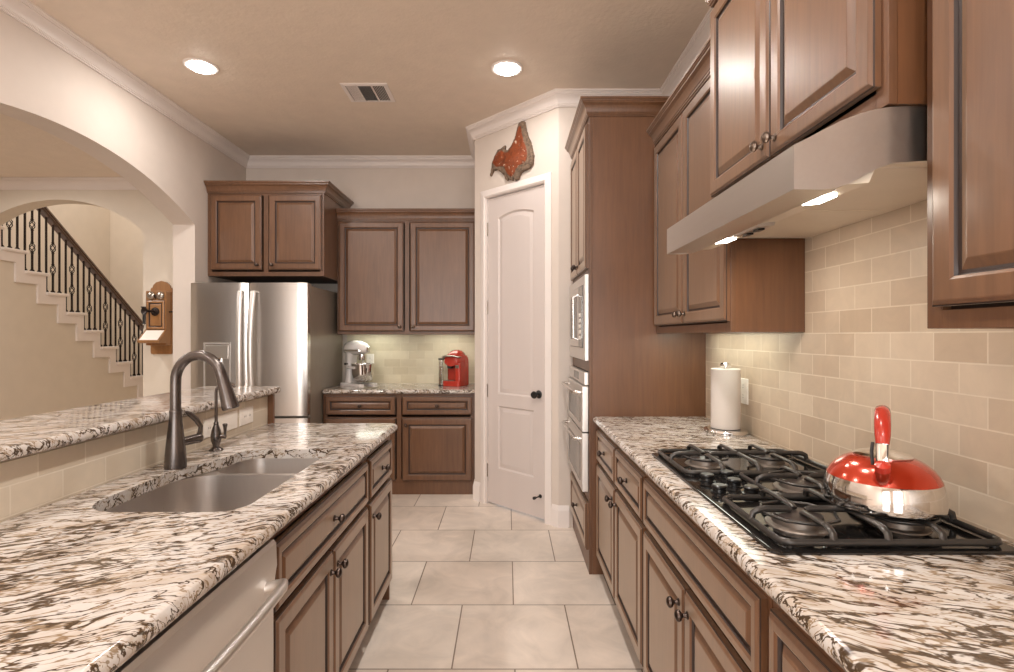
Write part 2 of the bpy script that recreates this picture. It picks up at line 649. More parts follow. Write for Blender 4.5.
# door casing and door
mb = MB()
cw = .062
casing = [(0, 0), (.0, -.012), (.012, -.02), (.030, -.016), (.048, -.012), (cw, -.008), (cw, 0)]
x0, x1, zt = D0-.008, D1+.008, DH+.008
ring = []
for o_, y_ in casing:
    ring.append([(x0-o_, y_, 0), (x0-o_, y_, zt+o_), (x1+o_, y_, zt+o_), (x1+o_, y_, 0)])
for q in range(3):
    rings = [[r[q] for r in ring], [r[q+1] for r in ring]]
    mb.loft(rings, 0, True, q == 0, q == 2)
mb.box(D0-.02, 0, 0, D0-.004, .1, DH+.02)
mb.box(D1+.004, 0, 0, D1+.02, .1, DH+.02)
mb.box(D0-.004, 0, DH+.004, D1+.004, .1, DH+.02)
mb.box(D0-.004, .05, 0, D0+.012, .1, DH+.004)
mb.box(D1-.012, .05, 0, D1+.004, .1, DH+.004)
o = struct(mb.build('trim_3', M['white']))
o.matrix_world = PANTRY


def inset_panel(x0, z0, x1, z1, rise, i, n=14):
    """outline of a panel whose top edge is a shallow arc"""
    pts = [(x0+i, z0+i), (x1-i, z0+i)]
    for k in range(n+1):
        u = k/n
        x = x1-i+(x0-x1+2*i)*u
        pts.append((x, z1-i+rise*(1-(2*u-1)**2)))
    return pts


def flat_with_holes(mb, outer, holes, y, mat=0):
    es = []
    loops = []
    for lp in [outer]+holes:
        vs = [mb.V((a, y, b)) for a, b in lp]
        loops.append(vs)
        for i in range(len(vs)):
            es.append(mb.bm.edges.new((vs[i], vs[(i+1) % len(vs)])))
    r = bmesh.ops.triangle_fill(mb.bm, use_beauty=True, use_dissolve=False, edges=es)
    for g in r['geom']:
        if isinstance(g, bmesh.types.BMFace):
            g.material_index = mat
    return loops


door = bpy.data.objects.new('door_1', None)
COL.objects.link(door)
struct(door)
door.matrix_world = PANTRY @ Matrix.Translation((D0, .012, 0))
DW = D1-D0
mb = MB()
panels = [(.118, .905, DW-.118, 2.315, .035), (.118, .305, DW-.118, .81, 0)]
holes = [inset_panel(*p, 0) for p in panels]
flat_with_holes(mb, [(.002, .015), (DW-.002, .015), (DW-.002, DH-.002), (.002, DH-.002)], holes, 0)
for p in panels:
    prof = [(0, 0), (.006, .006), (.012, .011), (.018, .011), (.042, .003), (.046, .003)]
    mb.loft([[(a, y, b) for a, b in inset_panel(*p, i)] for i, y in prof], 0, True, False, True)
mb.loft([[(a, y, b) for a, b in ((.002, .015), (DW-.002, .015), (DW-.002, DH-.002), (.002, DH-.002))] for y in (0, .035)], 0, True, False, True)
mb.build('door_leaf', M['door'], door)
mb = MB()
kx, kz = DW-.065, .935
mb.lathe([(0, 0), (.03, 0), (.031, .004), (.024, .010), (.010, .014), (.009, .034), (.020, .040), (.027, .050), (.028, .058), (.022, .068), (0, .071)],
         24, (kx, 0, kz), (0, -1, 0))
mb.build('door_knob', M['black'], door)
for z in (.27, .92, 1.60, 2.24):
    mb = MB()
    mb.cyl((-.004, -.004, z-.05), (-.004, -.004, z+.05), .0055, 10)
    mb.lathe([(0, 0), (.006, .002), (.004, .008), (0, .01)], 8, (-.004, -.004, z+.05))
    mb.build('hinge', M['nickel'], door)
mb = MB()
mb.lathe([(0, 0), (.014, 0), (.014, .006), (.006, .010), (.005, .055), (.011, .058), (.012, .075), (.008, .08), (0, .08)], 14, (DW-.05, 0, .18), (0, -1, 0))
mb.build('door_stop', M['black'], door)

# tiled backsplashes
struct(MB().box(RX-.008, .1, .9, RX, 3.045, 1.95).build('wall_right_tile', M['tile_r']))
struct(MB().box(-1.56, BY-.008, .9, PB[0], BY, 1.45).build('wall_back_tile', M['tile_b']))
# knee wall behind the island counter
struct(MB().box(-1.40, .1, 0, -1.273, 2.80, 1.062).build('wall_knee', M['wall']))
struct(MB().box(-1.273, .1, .885, -1.265, 2.80, 1.052).build('wall_knee_tile', M['tile_k']))


# ------------------------------------------------------------------ cabinet kit
# a cabinet's own frame: x along its width, front at y=0 facing -y, z up
WOODS = [M['wood'], M['glaze'], M['panel_wood'], M['inside']]
BODY = [M['frame'], M['glaze'], M['panel_wood'], M['inside']]


def panel_front(mb, x0, z0, x1, z1, stile=.055, T=.021, slope=.018):
    prof = [(0, 0, 0), (0, -T*.62, 0), (.003, -T*.72, 1), (.0055, -T*.74, 0), (.010, -T*.97, 0), (.013, -T, 0), (stile-.006, -T, 0), (stile, -T*.80, 0),
            (stile+.003, -T*.50, 1), (stile+.010, -T*.46, 1), (stile+.010+slope, -T*.86, 0), (stile+.013+slope, -T*.90, 0)]
    rings = [[(x0+i, y, z0+i), (x1-i, y, z0+i), (x1-i, y, z1-i), (x0+i, y, z1-i)] for i, y, m in prof]
    mb.loft(rings, 0, True, True, True, [m for _, _, m in prof[1:]])


KNOB = [(0, 0), (.011, 0), (.0115, .003), (.007, .006), (.0055, .014), (.008, .018), (.0145, .022), (.0165, .027), (.0145, .033), (.008, .037), (0, .038)]


def knob(parent, x, z, y=-.020, mat='bronze', s=1.0):
    mb = MB()
    mb.lathe([(r*s, d*s) for r, d in KNOB], 16, (x, y, z), (0, -1, 0))
    return mb.build('knob', M[mat], parent)


def carcass(W, z0, z1, D, mids=(), rails=(), toe=False, openings_deep=True, top=True, recess=0, stile=.038):
    """open-fronted box with a face frame: stiles, top and bottom rails, given mid rails (za, zb)"""
    mb = MB()
    t = .018
    for k, x in enumerate((0, W-t)):
        mb.box(x, .019, z0, x+t, D, z1, 0, 2)
    if toe:
        mb.box(0, .075, 0, t, D, z0, 0, 2)
        mb.box(W-t, .075, 0, W, D, z0, 0, 2)
        mb.box(t, .075, 0, W-t, .09, z0-.001, 0, 0)
    mb.box(t, .019, z0+recess, W-t, D-.006, z0+recess+t, 0, 3)
    if recess:
        mb.box(t, D-.019, z0, W-t, D-.001, z0+recess, 0, 2)
    if top:
        mb.box(t, .019, z1-t, W-t, D-.006, z1, 0, 3)
    mb.box(t, D-.012, z0+t, W-t, D-.006, z1-t, 0, 3)
    mb.box(0, 0, z0, stile, .019, z1, .0015, 0)
    mb.box(W-stile, 0, z0, W, .019, z1, .0015, 0)
    R = [(z0, z0+.036), (z1-.036, z1)] + list(rails)
    for a, b in R:
        mb.box(stile, .0005, a, W-stile, .019, b, 0, 0)
    for a in mids:
        mb.box(a-.02, .001, z0+.036, a+.02, .019, z1-.036, 0, 0)
    return mb


def add_crown(root, W, D, z0, z1, proj, left, right):
    path = ([(0, D)] if left else []) + [(0, 0), (W, 0)] + ([(W, D)] if right else [])
    mb = MB()
    sweep(mb, path, crown_prof(z0, z1, proj))
    mb.build('crown_molding', M['wood'], root, angle=18)


def front(root, kind, x0, z0, x1, z1, kx=None, kz=None, mat='bronze', stile=None, slope=None):
    mb = MB()
    st = stile or (.055 if kind == 'door' else .034)
    sl = slope or (.018 if kind == 'door' else .011)
    panel_front(mb, x0, z0, x1, z1, st, slope=sl)
    d = mb.build(kind, WOODS, root, smooth=False)
    if kx is not None:
        knob(d, kx, kz, mat=mat)
    return d


HALFPI = pi/2
CT = .91             # counter height
SLAB = .036

# --- back wall: base cabinet
R0 = thing('base_cabinet', 'brown base cabinet on the back wall, under the stand mixer and the red coffee maker', 'cabinet', (-1.588, 4.58, 0))
W0 = 1.310
carcass(W0, .10, CT-SLAB, .594, mids=(W0/2,), rails=((.655, .67),), toe=False).build('body', BODY, R0)
MB().box(0, .004, 0, W0, .02, .10).build('toe_board', WOODS, R0)
for a, b, k in ((.022, W0/2-.030, .33), (W0/2+.030, W0-.022, .99)):
    front(R0, 'drawer', a, .690, b, .848, (a+b)/2, .769, stile=.042)
for a, b, k in ((.022, W0/2-.030, W0/2-.065), (W0/2+.030, W0-.022, W0/2+.065)):
    front(R0, 'door', a, .122, b, .66, k, .605)

# --- back wall: wall cabinet
R0 = thing('upper_cabinet', 'tall two-door brown wall cabinet on the back wall, beside the pantry door', 'cabinet', (-1.552, 4.85, 0))
W0 = 1.275
carcass(W0, 1.385, 2.44, .32, mids=(W0/2,), recess=.034).build('body', BODY, R0)
front(R0, 'door', .016, 1.412, W0/2-.030, 2.412, W0/2-.062, 1.455, mat='pewter')
front(R0, 'door', W0/2+.030, 1.412, W0-.016, 2.412, W0/2+.062, 1.455, mat='pewter')
add_crown(R0, W0, .33, 2.428, 2.525, .055, False, False)

# --- over the fridge
R0 = thing('upper_cabinet', 'deep two-door brown cabinet above the refrigerator', 'cabinet', (-2.546, 4.51, 0))
W0 = .99
carcass(W0, 1.88, 2.60, .668, mids=(W0/2,)).build('body', BODY, R0)
front(R0, 'door', .03, 1.93, W0/2-.030, 2.568, W0/2-.062, 1.972, mat='bronze')
front(R0, 'door', W0/2+.030, 1.93, W0-.018, 2.568, W0/2+.062, 1.972, mat='bronze')
add_crown(R0, W0, .66, 2.585, 2.675, .062, False, True)

# --- island base cabinets, facing +x
XI = -.612
R0 = thing('base_cabinet', 'brown island base cabinet under the sink, between dishwasher and end cabinet', 'cabinet', (XI, 1.352, 0), HALFPI)
W0 = .928
carcass(W0, .10, CT-SLAB, .62, rails=((.640, .655),), toe=True, top=False).build('body', BODY, R0)
front(R0, 'drawer', .012, .655, W0-.010, .832, W0/2, .745)
front(R0, 'door', .012, .114, W0/2-.003, .636, W0/2-.036, .575)
front(R0, 'door', W0/2+.003, .114, W0-.010, .636, W0/2+.036, .575)

R0 = thing('base_cabinet', 'narrow brown base cabinet at the far end of the island, drawer over one door', 'cabinet', (XI, 2.282, 0), HALFPI)
W0 = .470
carcass(W0, .10, CT-SLAB, .62, rails=((.640, .655),), toe=True).build('body', BODY, R0)
front(R0, 'drawer', .020, .655, W0-.012, .832, W0/2, .745)
front(R0, 'door', .020, .114, W0-.012, .636, .058, .575)
MB().box(W0, 0, 0, W0+.018, .652, CT-SLAB-.001).build('end_panel', WOODS, R0)

# end board of the raised bar
o = MB().box(-1.42, 2.802, 0, -1.236, 2.822, 1.060, .002).build('bar_end_panel', M['panel_wood'])
tag(o, 'narrow brown upright board closing the far end of the raised bar', 'panel')

# --- right run of base cabinets, facing -x; width runs towards the camera
XR = .528
R0 = thing('base_cabinet', 'brown base cabinet beside the oven tower, two drawers over two doors', 'cabinet', (XR, 3.042, 0), -HALFPI)
W0 = 1.048
carcass(W0, .10, CT-SLAB, .61, mids=(.53,), rails=((.645, .662),), toe=True).build('body', BODY, R0)
front(R0, 'drawer', .02, .664, .522, .838, .27, .755)
front(R0, 'drawer', .54, .664, W0-.014, .838, .79, .755)
front(R0, 'door', .02, .114, .522, .642, .484, .585)
front(R0, 'door', .54, .114, W0-.014, .642, .578, .585)

R0 = thing('base_cabinet', 'wide brown base cabinet directly under the cooktop, one wide drawer front over two doors', 'cabinet', (XR, 1.992, 0), -HALFPI)
W0 = .936
carcass(W0, .10, CT-SLAB, .61, rails=((.645, .662),), toe=True, top=False).build('body', BODY, R0)
front(R0, 'drawer', .010, .664, W0-.018, .838)
front(R0, 'door', .010, .114, W0/2-.004, .642, W0/2-.04, .585)
front(R0, 'door', W0/2+.002, .114, W0-.018, .642, W0/2+.036, .585)

R0 = thing('base_cabinet', 'brown base cabinet at the lower right corner, nearest the viewer on the cooktop side', 'cabinet', (XR, 1.052, 0), -HALFPI)
W0 = .90
carcass(W0, .10, CT-SLAB, .61, mids=(W0/2,), rails=((.645, .662),), toe=True).build('body', BODY, R0)
front(R0, 'drawer', .016, .664, W0/2-.01, .838, .23, .755)
front(R0, 'drawer', W0/2+.01, .664, W0-.016, .838, .68, .755)
front(R0, 'door', .016, .114, W0/2-.01, .642, .40, .585)
front(R0, 'door', W0/2+.01, .114, W0-.016, .642, .50, .585)

# --- oven tower
TX, TY, TW, TD = .472, 3.797, .752, .676
R0 = thing('oven_cabinet', 'tall brown oven tower cabinet with plain side panel, holding microwave and wall oven', 'cabinet', (TX, TY, 0), -HALFPI)
mb = MB()
t = .019
mb.box(0, .02, 0, t, TD, 2.635, 0, 2)
mb.box(TW-t, .02, 0, TW, TD, 2.635, 0, 2)
mb.box(t, TD-.012, .10, TW-t, TD-.004, 2.63, 0, 3)
mb.box(0, 0, 0, .030, .02, 2.635, .0015, 0)
mb.box(TW-.030, 0, 0, TW, .02, 2.635, .0015, 0)
for a, b in ((.0, .13), (.41, .465), (1.163, 1.225), (1.728, 1.768), (2.60, 2.635)):
    mb.box(.030, .0005, a, TW-.030, .02, b, 0, 0)
for z in (.445, 1.19, 1.745, 2.615):
    mb.box(t, .02, z-.009, TW-t, TD-.012, z+.009, 0, 3)
mb.box(TW/2-.02, .001, 1.768, TW/2+.02, .02, 2.60, 0, 0)
mb.build('body', BODY, R0)
front(R0, 'door', .016, 1.762, TW/2-.004, 2.598, TW/2-.04, 1.81)
front(R0, 'door', TW/2+.004, 1.762, TW-.016, 2.598, TW/2+.04, 1.81)
front(R0, 'drawer', .016, .135, TW-.016, .405, TW/2, .28, stile=.05, slope=.016)
add_crown(R0, TW, TD, 2.632, 2.722, .058, False, True)

# --- right wall cabinets
XU = .858
R0 = thing('upper_cabinet', 'brown two-door wall cabinet above the paper towels, between oven tower and range hood', 'cabinet', (XU, 3.042, 0), -HALFPI)
W0 = 1.012
carcass(W0, 1.385, 2.478, RX-XU-.009, recess=.034).build('body', BODY, R0)
front(R0, 'door', .014, 1.428, W0/2-.003, 2.446, W0/2-.036, 1.475, mat='pewter')
front(R0, 'door', W0/2+.003, 1.428, W0-.006, 2.446, W0/2+.036, 1.475, mat='pewter')
add_crown(R0, W0, .28, 2.462, 2.550, .058, False, False)

XH = .792
R0 = thing('upper_cabinet', 'deeper brown two-door wall cabinet directly above the range hood', 'cabinet', (XH, 2.028, 0), -HALFPI)
W0 = .928
carcass(W0, 1.852, 2.64, RX-XH-.003).build('body', BODY, R0)
front(R0, 'door', .006, 1.898, W0/2-.004, 2.605, W0/2-.038, 1.942, mat='pewter')
front(R0, 'door', W0/2+.004, 1.898, W0-.022, 2.605, W0/2+.038, 1.942, mat='pewter')
add_crown(R0, W0, RX-XH-.01, 2.632, 2.722, .058, True, True)

R0 = thing('upper_cabinet', 'large brown wall cabinet at the right edge, nearest the viewer', 'cabinet', (XU, 1.083, 0), -HALFPI)
W0 = .92
carcass(W0, 1.385, 2.478, RX-XU-.009, recess=.034).build('body', BODY, R0)
front(R0, 'door', .030, 1.428, W0/2-.003, 2.446, W0/2-.036, 1.475, mat='pewter')
front(R0, 'door', W0/2+.003, 1.428, W0-.010, 2.446, W0/2+.036, 1.475, mat='pewter')
add_crown(R0, W0, .28, 2.462, 2.550, .058, False, True)


# ------------------------------------------------------------------ counters
def slab_mesh(x0, y0, x1, y1, z0, z1, radii, holes=()):
    """stone slab with rounded edges; holes are outlines cut through it"""
    mb = MB()
    prof = [(.012, z0), (.004, z0+.004), (0, z0+.012), (0, z1-.018), (.0025, z1-.009), (.008, z1-.0025), (.016, z1)]
    rings = []
    for i, z in prof:
        rings.append([(a, b, z) for a, b in rrect(x0+i, y0+i, x1-i, y1-i, [max(r-i, .001) for r in radii])])
    mb.loft(rings)
    for z, i in ((z1, .016), (z0, .012)):
        outer = rrect(x0+i, y0+i, x1-i, y1-i, [max(r-i, .001) for r in radii])
        es = []
        for lp in [outer]+list(holes):
            vs = [mb.V((a, b, z)) for a, b in lp]
            es += [mb.bm.edges.new((vs[k], vs[(k+1) % len(vs)])) for k in range(len(vs))]
        bmesh.ops.triangle_fill(mb.bm, use_beauty=True, use_dissolve=False, edges=es)
    for h in holes:
        mb.loft([[(a, b, z) for a, b in h] for z in (z0, z0+.003, z1-.003, z1)])
    bmesh.ops.remove_doubles(mb.bm, verts=mb.bm.verts[:], dist=.0002)
    return mb


def hole_outline():
    """cut-out over the double sink: big bowl near, smaller bowl beyond"""
    x1 = -.700
    p = []
    p += arc(x1-.075, 1.385+.075, .075, 1.5*pi, 2*pi, 7)
    p += arc(x1-.045, 2.150-.045, .045, 0, .5*pi, 6)
    p += arc(-1.060+.075, 2.150-.075, .075, .5*pi, pi, 7)
    p += [(-1.066, 2.0), (-1.082, 1.94), (-1.105, 1.89), (-1.126, 1.84), (-1.138, 1.77)]
    p += arc(-1.140+.11, 1.385+.11, .11, pi, 1.5*pi, 9)
    return p


HOLE = hole_outline()
o = slab_mesh(-1.2645, .1, -.572, 2.812, CT-SLAB, CT, [.004, .004, .045, .004], [HOLE]).build('countertop', M['granite_l'])
tag(o, 'long speckled granite countertop on the left with the sink cut into it', 'countertop')
o = slab_mesh(.492, .1, RX-.0085, 3.042, CT-SLAB, CT, [.004]*4).build('countertop', M['granite'])
tag(o, 'long speckled granite countertop on the right carrying the cooktop', 'countertop')
o = slab_mesh(-1.590, 4.545, PB[0]-.001, BY-.0085, CT-SLAB, CT, [.02, .003, .003, .003]).build('countertop', M['granite'])
tag(o, 'short granite countertop on the back wall, under mixer and coffee maker', 'countertop')
o = slab_mesh(-1.645, .1, -1.222, 2.905, 1.0625, 1.098, [.004, .03, .05, .03]).build('bar_countertop', M['granite_l'])
tag(o, 'raised granite bar top running along the left of the island, above the sink', 'bar top')

# ------------------------------------------------------------------ sink
SK = thing('kitchen_sink', 'double bowl stainless steel sink set under the left countertop', 'sink', (0, 0, CT-SLAB-.0005))


def bowl(x0, y0, x1, y1, rr, depth, name):
    mb = MB()
    n = 8
    prof = [(.0, 0), (.0005, -.01), (.004, -depth*.55), (.010, -depth+.055), (.018, -depth+.03), (.034, -depth+.010), (.06, -depth+.002), (.10, -depth)]
    inner = [[(a, b, z) for a, b in rrect(x0+i, y0+i, x1-i, y1-i, [max(r-i*.4, .03) for r in rr], n)] for i, z in prof]
    out = [[(a, b, z-(.0015 if k > 3 else 0)) for a, b in rrect(x0+i-.0018, y0+i-.0018, x1-i+.0018, y1-i+.0018, [max(r-i*.4, .03) for r in rr], n)]
           for k, (i, z) in enumerate(prof)]
    mb.loft(out[::-1]+inner, 0, True, True, True)
    o = mb.build(name, M['sinksteel'], SK, angle=50)
    cx, cy = (x0+x1)/2, (y0+y1)/2
    mb = MB()
    mb.lathe([(.044, 0), (.044, .003), (.034, .004), (.028, -.001), (.006, -.001), (.005, .006), (0, .007)], 20, (cx, cy, -depth+.0005))
    mb.build('drain', M['chrome'], o)


bowl(-1.146, 1.378, -.692, 1.888, [.16, .09, .07, .13], .21, 'large_bowl')
bowl(-1.066, 1.912, -.692, 2.158, [.06, .06, .05, .09], .17, 'small_bowl')
mb = MB()
# flat flange that carries both bowls under the stone
outer = rrect(-1.175, 1.372, -.672, 2.18, .02)
h1 = rrect(-1.146, 1.378, -.692, 1.888, [.16, .09, .07, .13], 8)
h2 = rrect(-1.066, 1.912, -.692, 2.158, [.06, .06, .05, .09], 8)
for z in (-.0005, -.0025):
    es = []
    for lp in (outer, h1, h2):
        vs = [mb.V((a, b, z)) for a, b in lp]
        es += [mb.bm.edges.new((vs[k], vs[(k+1) % len(vs)])) for k in range(len(vs))]
    bmesh.ops.triangle_fill(mb.bm, use_beauty=True, use_dissolve=False, edges=es)
for lp in (outer, h1, h2):
    mb.loft([[(a, b, z) for a, b in lp] for z in (-.0005, -.0025)])
mb.build('rim', M['sinksteel'], SK)

# ------------------------------------------------------------------ faucets
F0 = thing('kitchen_faucet', 'tall gunmetal gooseneck kitchen faucet standing behind the big sink bowl', 'faucet', (-1.155, 1.847, CT))
mb = MB()
mb.lathe([(0, 0), (.034, 0), (.0345, .004), (.034, .012), (.0325, .05), (.029, .09), (.0245, .13), (.0205, .165), (.0190, .19), (.0195, .194), (.0195, .200), (.0178, .204), (0, .204)], 28)
mb.build('base', M['faucet'], F0)
pts = [(0, 0, .2), (0, 0, .25), (0, 0, .29)]
r_arc = .086
for k in range(1, 17):
    a = pi - k*(pi*1.0)/18
    pts.append((r_arc+r_arc*cos(a), -.10*(r_arc+r_arc*cos(a)),   .302+r_arc*1.06*sin(a)))
mb = MB()
mb.tube(pts, .0172, 14)
mb.build('spout', M['faucet'], F0)
tip = Vector(pts[-1])
dirn = Vector((.30, -.03, -1)).normalized()
mb = MB()
mb.lathe([(0, -.004), (.0175, -.004), (.0180, .008), (.0175, .012), (.0195, .03), (.024, .08), (.028, .118), (.028, .126), (.024, .130), (0, .127)], 22, tip, dirn)
mb.build('spray_head', M['faucet'], F0)
mb = MB()
mb.tube([(0, .02, .085), (.010, .055, .085), (.020, .096, .085)], [.0155, .016, .0175], 16)
mb.lathe([(0, 0), (.0165, 0), (.018, .006), (.015, .014), (0, .016)], 16, (.020, .096, .085), (.2, 1, 0))
hl = mb.build('handle_hub', M['faucet'], F0)
mb = MB()
mb.tube([(.020, .094, .088), (.024, .106, .106), (.024, .110, .126), (.014, .100, .152), (.0, .082, .176), (-.008, .070, .186)], [.009, .010, .010, .0105, .010, .004], 12, flat=(.55, 1.1))
mb.build('lever', M['faucet'], F0)

F1 = thing('filter_faucet', 'slim bronze filtered-water tap beside the small sink bowl, in front of the switch plates', 'faucet', (-1.169, 2.13, CT))
mb = MB()
mb.lathe([(0, 0), (.026, 0), (.026, .004), (.020, .010), (.012, .016), (.0125, .022), (.019, .040), (.0205, .058), (.017, .080), (.011, .098), (.0085, .104), (.0095, .108), (.0085, .113), (.006, .116), (0, .116)], 22)
mb.build('body', M['faucet'], F1)
pts = [(0, 0, .11), (0, 0, .18), (0, 0, .235)] + [(.042-.042*cos(a*pi/10), 0, .235+.036*sin(a*pi/10)) for a in range(1, 9)]
mb = MB()
mb.tube(pts, .0058, 10)
mb.build('spout', M['faucet'], F1)
mb = MB()
mb.tube([(.008, .0, .058), (.030, .0, .056), (.038, .0, .056)], [.008, .0075, .0085], 12)
mb.lathe([(0, 0), (.006, .002), (.0045, .012), (.006, .030), (.0095, .050), (.008, .052), (0, .050)], 12, (.036, 0, .056))
mb.build('lever', M['faucet'], F1)

# ------------------------------------------------------------------ dishwasher
DWH = .606
R0 = thing('dishwasher', 'stainless steel dishwasher with a bar handle under the left countertop', 'dishwasher', (-.594, .738, 0), HALFPI)
mb = MB()
mb.box(.006, .02, .10, DWH-.006, .58, CT-SLAB-.012)
mb.build('tub', M['dkplastic'], R0)
mb = MB()
mb.box(.006, .06, .01, DWH-.006, .075, .115)
mb.build('kick_plate', M['dkplastic'], R0)
mb = MB()
pr = [(0.018, .12), (0, .122), (-.004, .13), (-.004, .70), (-.005, .73), (-.009, .768), (-.013, .792), (-.011, .848), (-.004, .857), (.018, .857)]
mb.loft([[(x, y, z) for y, z in pr] for x in (.005, .008, DWH-.008, DWH-.005)], 0, True, True, True)
dd = mb.build('door', M['steel_h'], R0, angle=25)
mb = MB()
pts = [(.055, -.004, .756), (.050, -.030, .762), (.056, -.050, .768), (.085, -.060, .770)] + [(.085+(DWH-.17)*k/6, -.060-.006*sin(pi*k/6), .770) for k in range(1, 6)] + \
      [(DWH-.085, -.060, .770), (DWH-.056, -.050, .768), (DWH-.050, -.030, .762), (DWH-.055, -.004, .756)]
mb.tube(pts, .0125, 14)
mb.build('handle', M['steel_h'], dd, angle=60)


# ------------------------------------------------------------------ switch and outlet plates
def plate(name, label, M4, w, h, inserts):
    root = thing(name, label, 'outlet' if 'outlet' in name else 'switch')
    root.matrix_world = M4
    mb = MB()
    prof = [(0, 0), (0, -.003), (.003, -.0055), (.006, -.006)]
    mb.loft([[(-w/2+i, y, -h/2+i), (w/2-i, y, -h/2+i), (w/2-i, y, h/2-i), (-w/2+i, y, h/2-i)] for i, y in prof], 0, True, True, True)
    p = mb.build('plate', M['plate'], root, angle=20)
    for kind, x, z, a, b in inserts:
        mb = MB()
        mb.box(x-a/2, -.0085, z-b/2, x+a/2, -.0055, z+b/2, .001)
        q = mb.build('rocker' if kind == 'rocker' else 'socket', M['plate'], root)
        if kind == 'socket':
            for dx, dz in ((-.006, .0), (.006, .0)):
                mb = MB()
                if a > b:
                    mb.box(x-.004, -.0090, z+dx-.001, x+.004, -.0083, z+dx+.001)
                else:
                    mb.box(x+dx-.001, -.0090, z-.004, x+dx+.001, -.0083, z+.004)
                mb.build('slot', M['dkplastic'], q)
    return root


def wall_matrix(x, y, z, rz):
    return Matrix.Translation((x, y, z)) @ Matrix.Rotation(rz, 4, 'Z')


plate('light_switch', 'long white switch plate on the knee wall behind the filtered-water tap', wall_matrix(-1.2648, 2.343, .982, HALFPI), .272, .082,
      [('socket', -.105, 0, .030, .034), ('socket', -.060, 0, .030, .034), ('rocker', .045, 0, .066, .034)])
plate('power_outlet', 'short white outlet plate on the knee wall, nearest the far end of the bar', wall_matrix(-1.2648, 2.567, .984, HALFPI), .130, .082,
      [('socket', -.022, 0, .030, .034), ('socket', .022, 0, .030, .034)])
plate('power_outlet', 'white outlet on the tiled wall just behind the paper towel roll', wall_matrix(RX-.0082, 2.545, 1.105, -HALFPI), .078, .122,
      [('socket', 0, .024, .034, .030), ('socket', 0, -.024, .034, .030)])
plate('power_outlet', 'white outlet on the back wall tile, right of the stand mixer', wall_matrix(-1.335, BY-.0082, 1.135, 0), .075, .12,
      [('socket', 0, .024, .034, .030), ('socket', 0, -.024, .034, .030)])

# ------------------------------------------------------------------ refrigerator
FX0, FX1, FYF, FZ = -2.525, -1.593, 4.22, 1.800
FW = FX1-FX0
R0 = thing('refrigerator', 'large stainless steel french door refrigerator below the deep brown cabinet', 'refrigerator', (FX0, FYF, 0))
mb = MB()
mb.box(.004, .085, .03, FW-.004, .93, FZ-.022, .006)
mb.build('case', M['fr_side'], R0)
mb = MB()
mb.box(.02, .06, 0, FW-.02, .88, .035)
mb.build('kick_plate', M['dkplastic'], R0)
mb = MB()
mb.box(.02, .03, FZ-.03, .10, .16, FZ+.002, .006)
mb.box(FW-.10, .03, FZ-.03, FW-.02, .16, FZ+.002, .006)
mb.build('hinge_cover', M['fr_side'], R0)


def bulged(x0, z0, x1, z1, dep, bul, n=12):
    """door skin with a slightly bowed front and rounded vertical edges"""
    cols = []
    for k in range(n+1):
        u = k/n
        x = x0+(x1-x0)*u
        e = min(u, 1-u)*(x1-x0)
        y = -bul*(1-(2*u-1)**2) + (0.012*(1-min(1, e/.018))**2)
        cols.append((x, y))
    poly = cols+[(x1, dep), (x0, dep)]
    mb = MB()
    mb.loft([[(a, b, z) for a, b in poly] for z in (z0, z1)], 0, True, True, True)
    return mb


ld = bulged(0, .735, FW/2-.0035, FZ-.006, .075, .012).build('door', M['steel'], R0, angle=40)
rd = bulged(FW/2+.0035, .735, FW, FZ-.006, .075, .012).build('door', M['steel'], R0, angle=40)
fd = bulged(0, .05, FW, .715, .075, .012, 20).build('freezer_drawer', M['steel'], R0, angle=40)
for par, sx in ((ld, -1), (rd, 1)):
    x = FW/2+sx*.052
    mb = MB()
    zs = [.80+(.92)*k/14 for k in range(15)]
    pts = [(x, .0, .80)] + [(x-sx*.010*sin(pi*k/14), -.030-.040*sin(pi*(k)/14)**.8, z) for k, z in enumerate(zs)] + [(x, .0, 1.72)]
    mb.tube(pts, .0185, 12, flat=(1.3, .7))
    mb.build('handle', M['steel_h'], par, angle=60)
mb = MB()
pts = [(.10, 0, .64), (.10, -.05, .64), (.13, -.065, .64), (FW-.13, -.065, .64), (FW-.10, -.05, .64), (FW-.10, 0, .64)]
mb.tube(pts, .0135, 12)
mb.build('handle', M['steel_h'], fd, angle=60)
# ice and water dispenser
mb = MB()
dx0, dx1, dz0, dz1 = .115, .330, .90, 1.318
prof = [(0, -.006), (0, -.013), (.010, -.013), (.014, -.008), (.016, .0)]
mb.loft([[(dx0+i, y, dz0+i), (dx1-i, y, dz0+i), (dx1-i, y, dz1-i), (dx0+i, y, dz1-i)] for i, y in prof], 0, True, False, False)
q = mb.build('dispenser_frame', M['steel_h'], ld)
mb = MB()
mb.box(dx0+.016, -.0085, dz0+.016, dx1-.016, .0, dz1-.016)
mb.build('dispenser_recess', M['dkplastic'], q)
mb = MB()
mb.box(dx0+.018, -.018, 1.19, dx1-.018, -.007, dz1-.02, .003)
mb.build('control_panel', M['steel_flat'], q)
mb = MB()
mb.box(dx0+.075, -.030, 1.105, dx0+.155, -.007, 1.20, .012)
mb.box(dx0+.105, -.020, 1.00, dx0+.165, -.0075, 1.10, .006)
mb.build('dispenser_spout', M['chrome'], q)

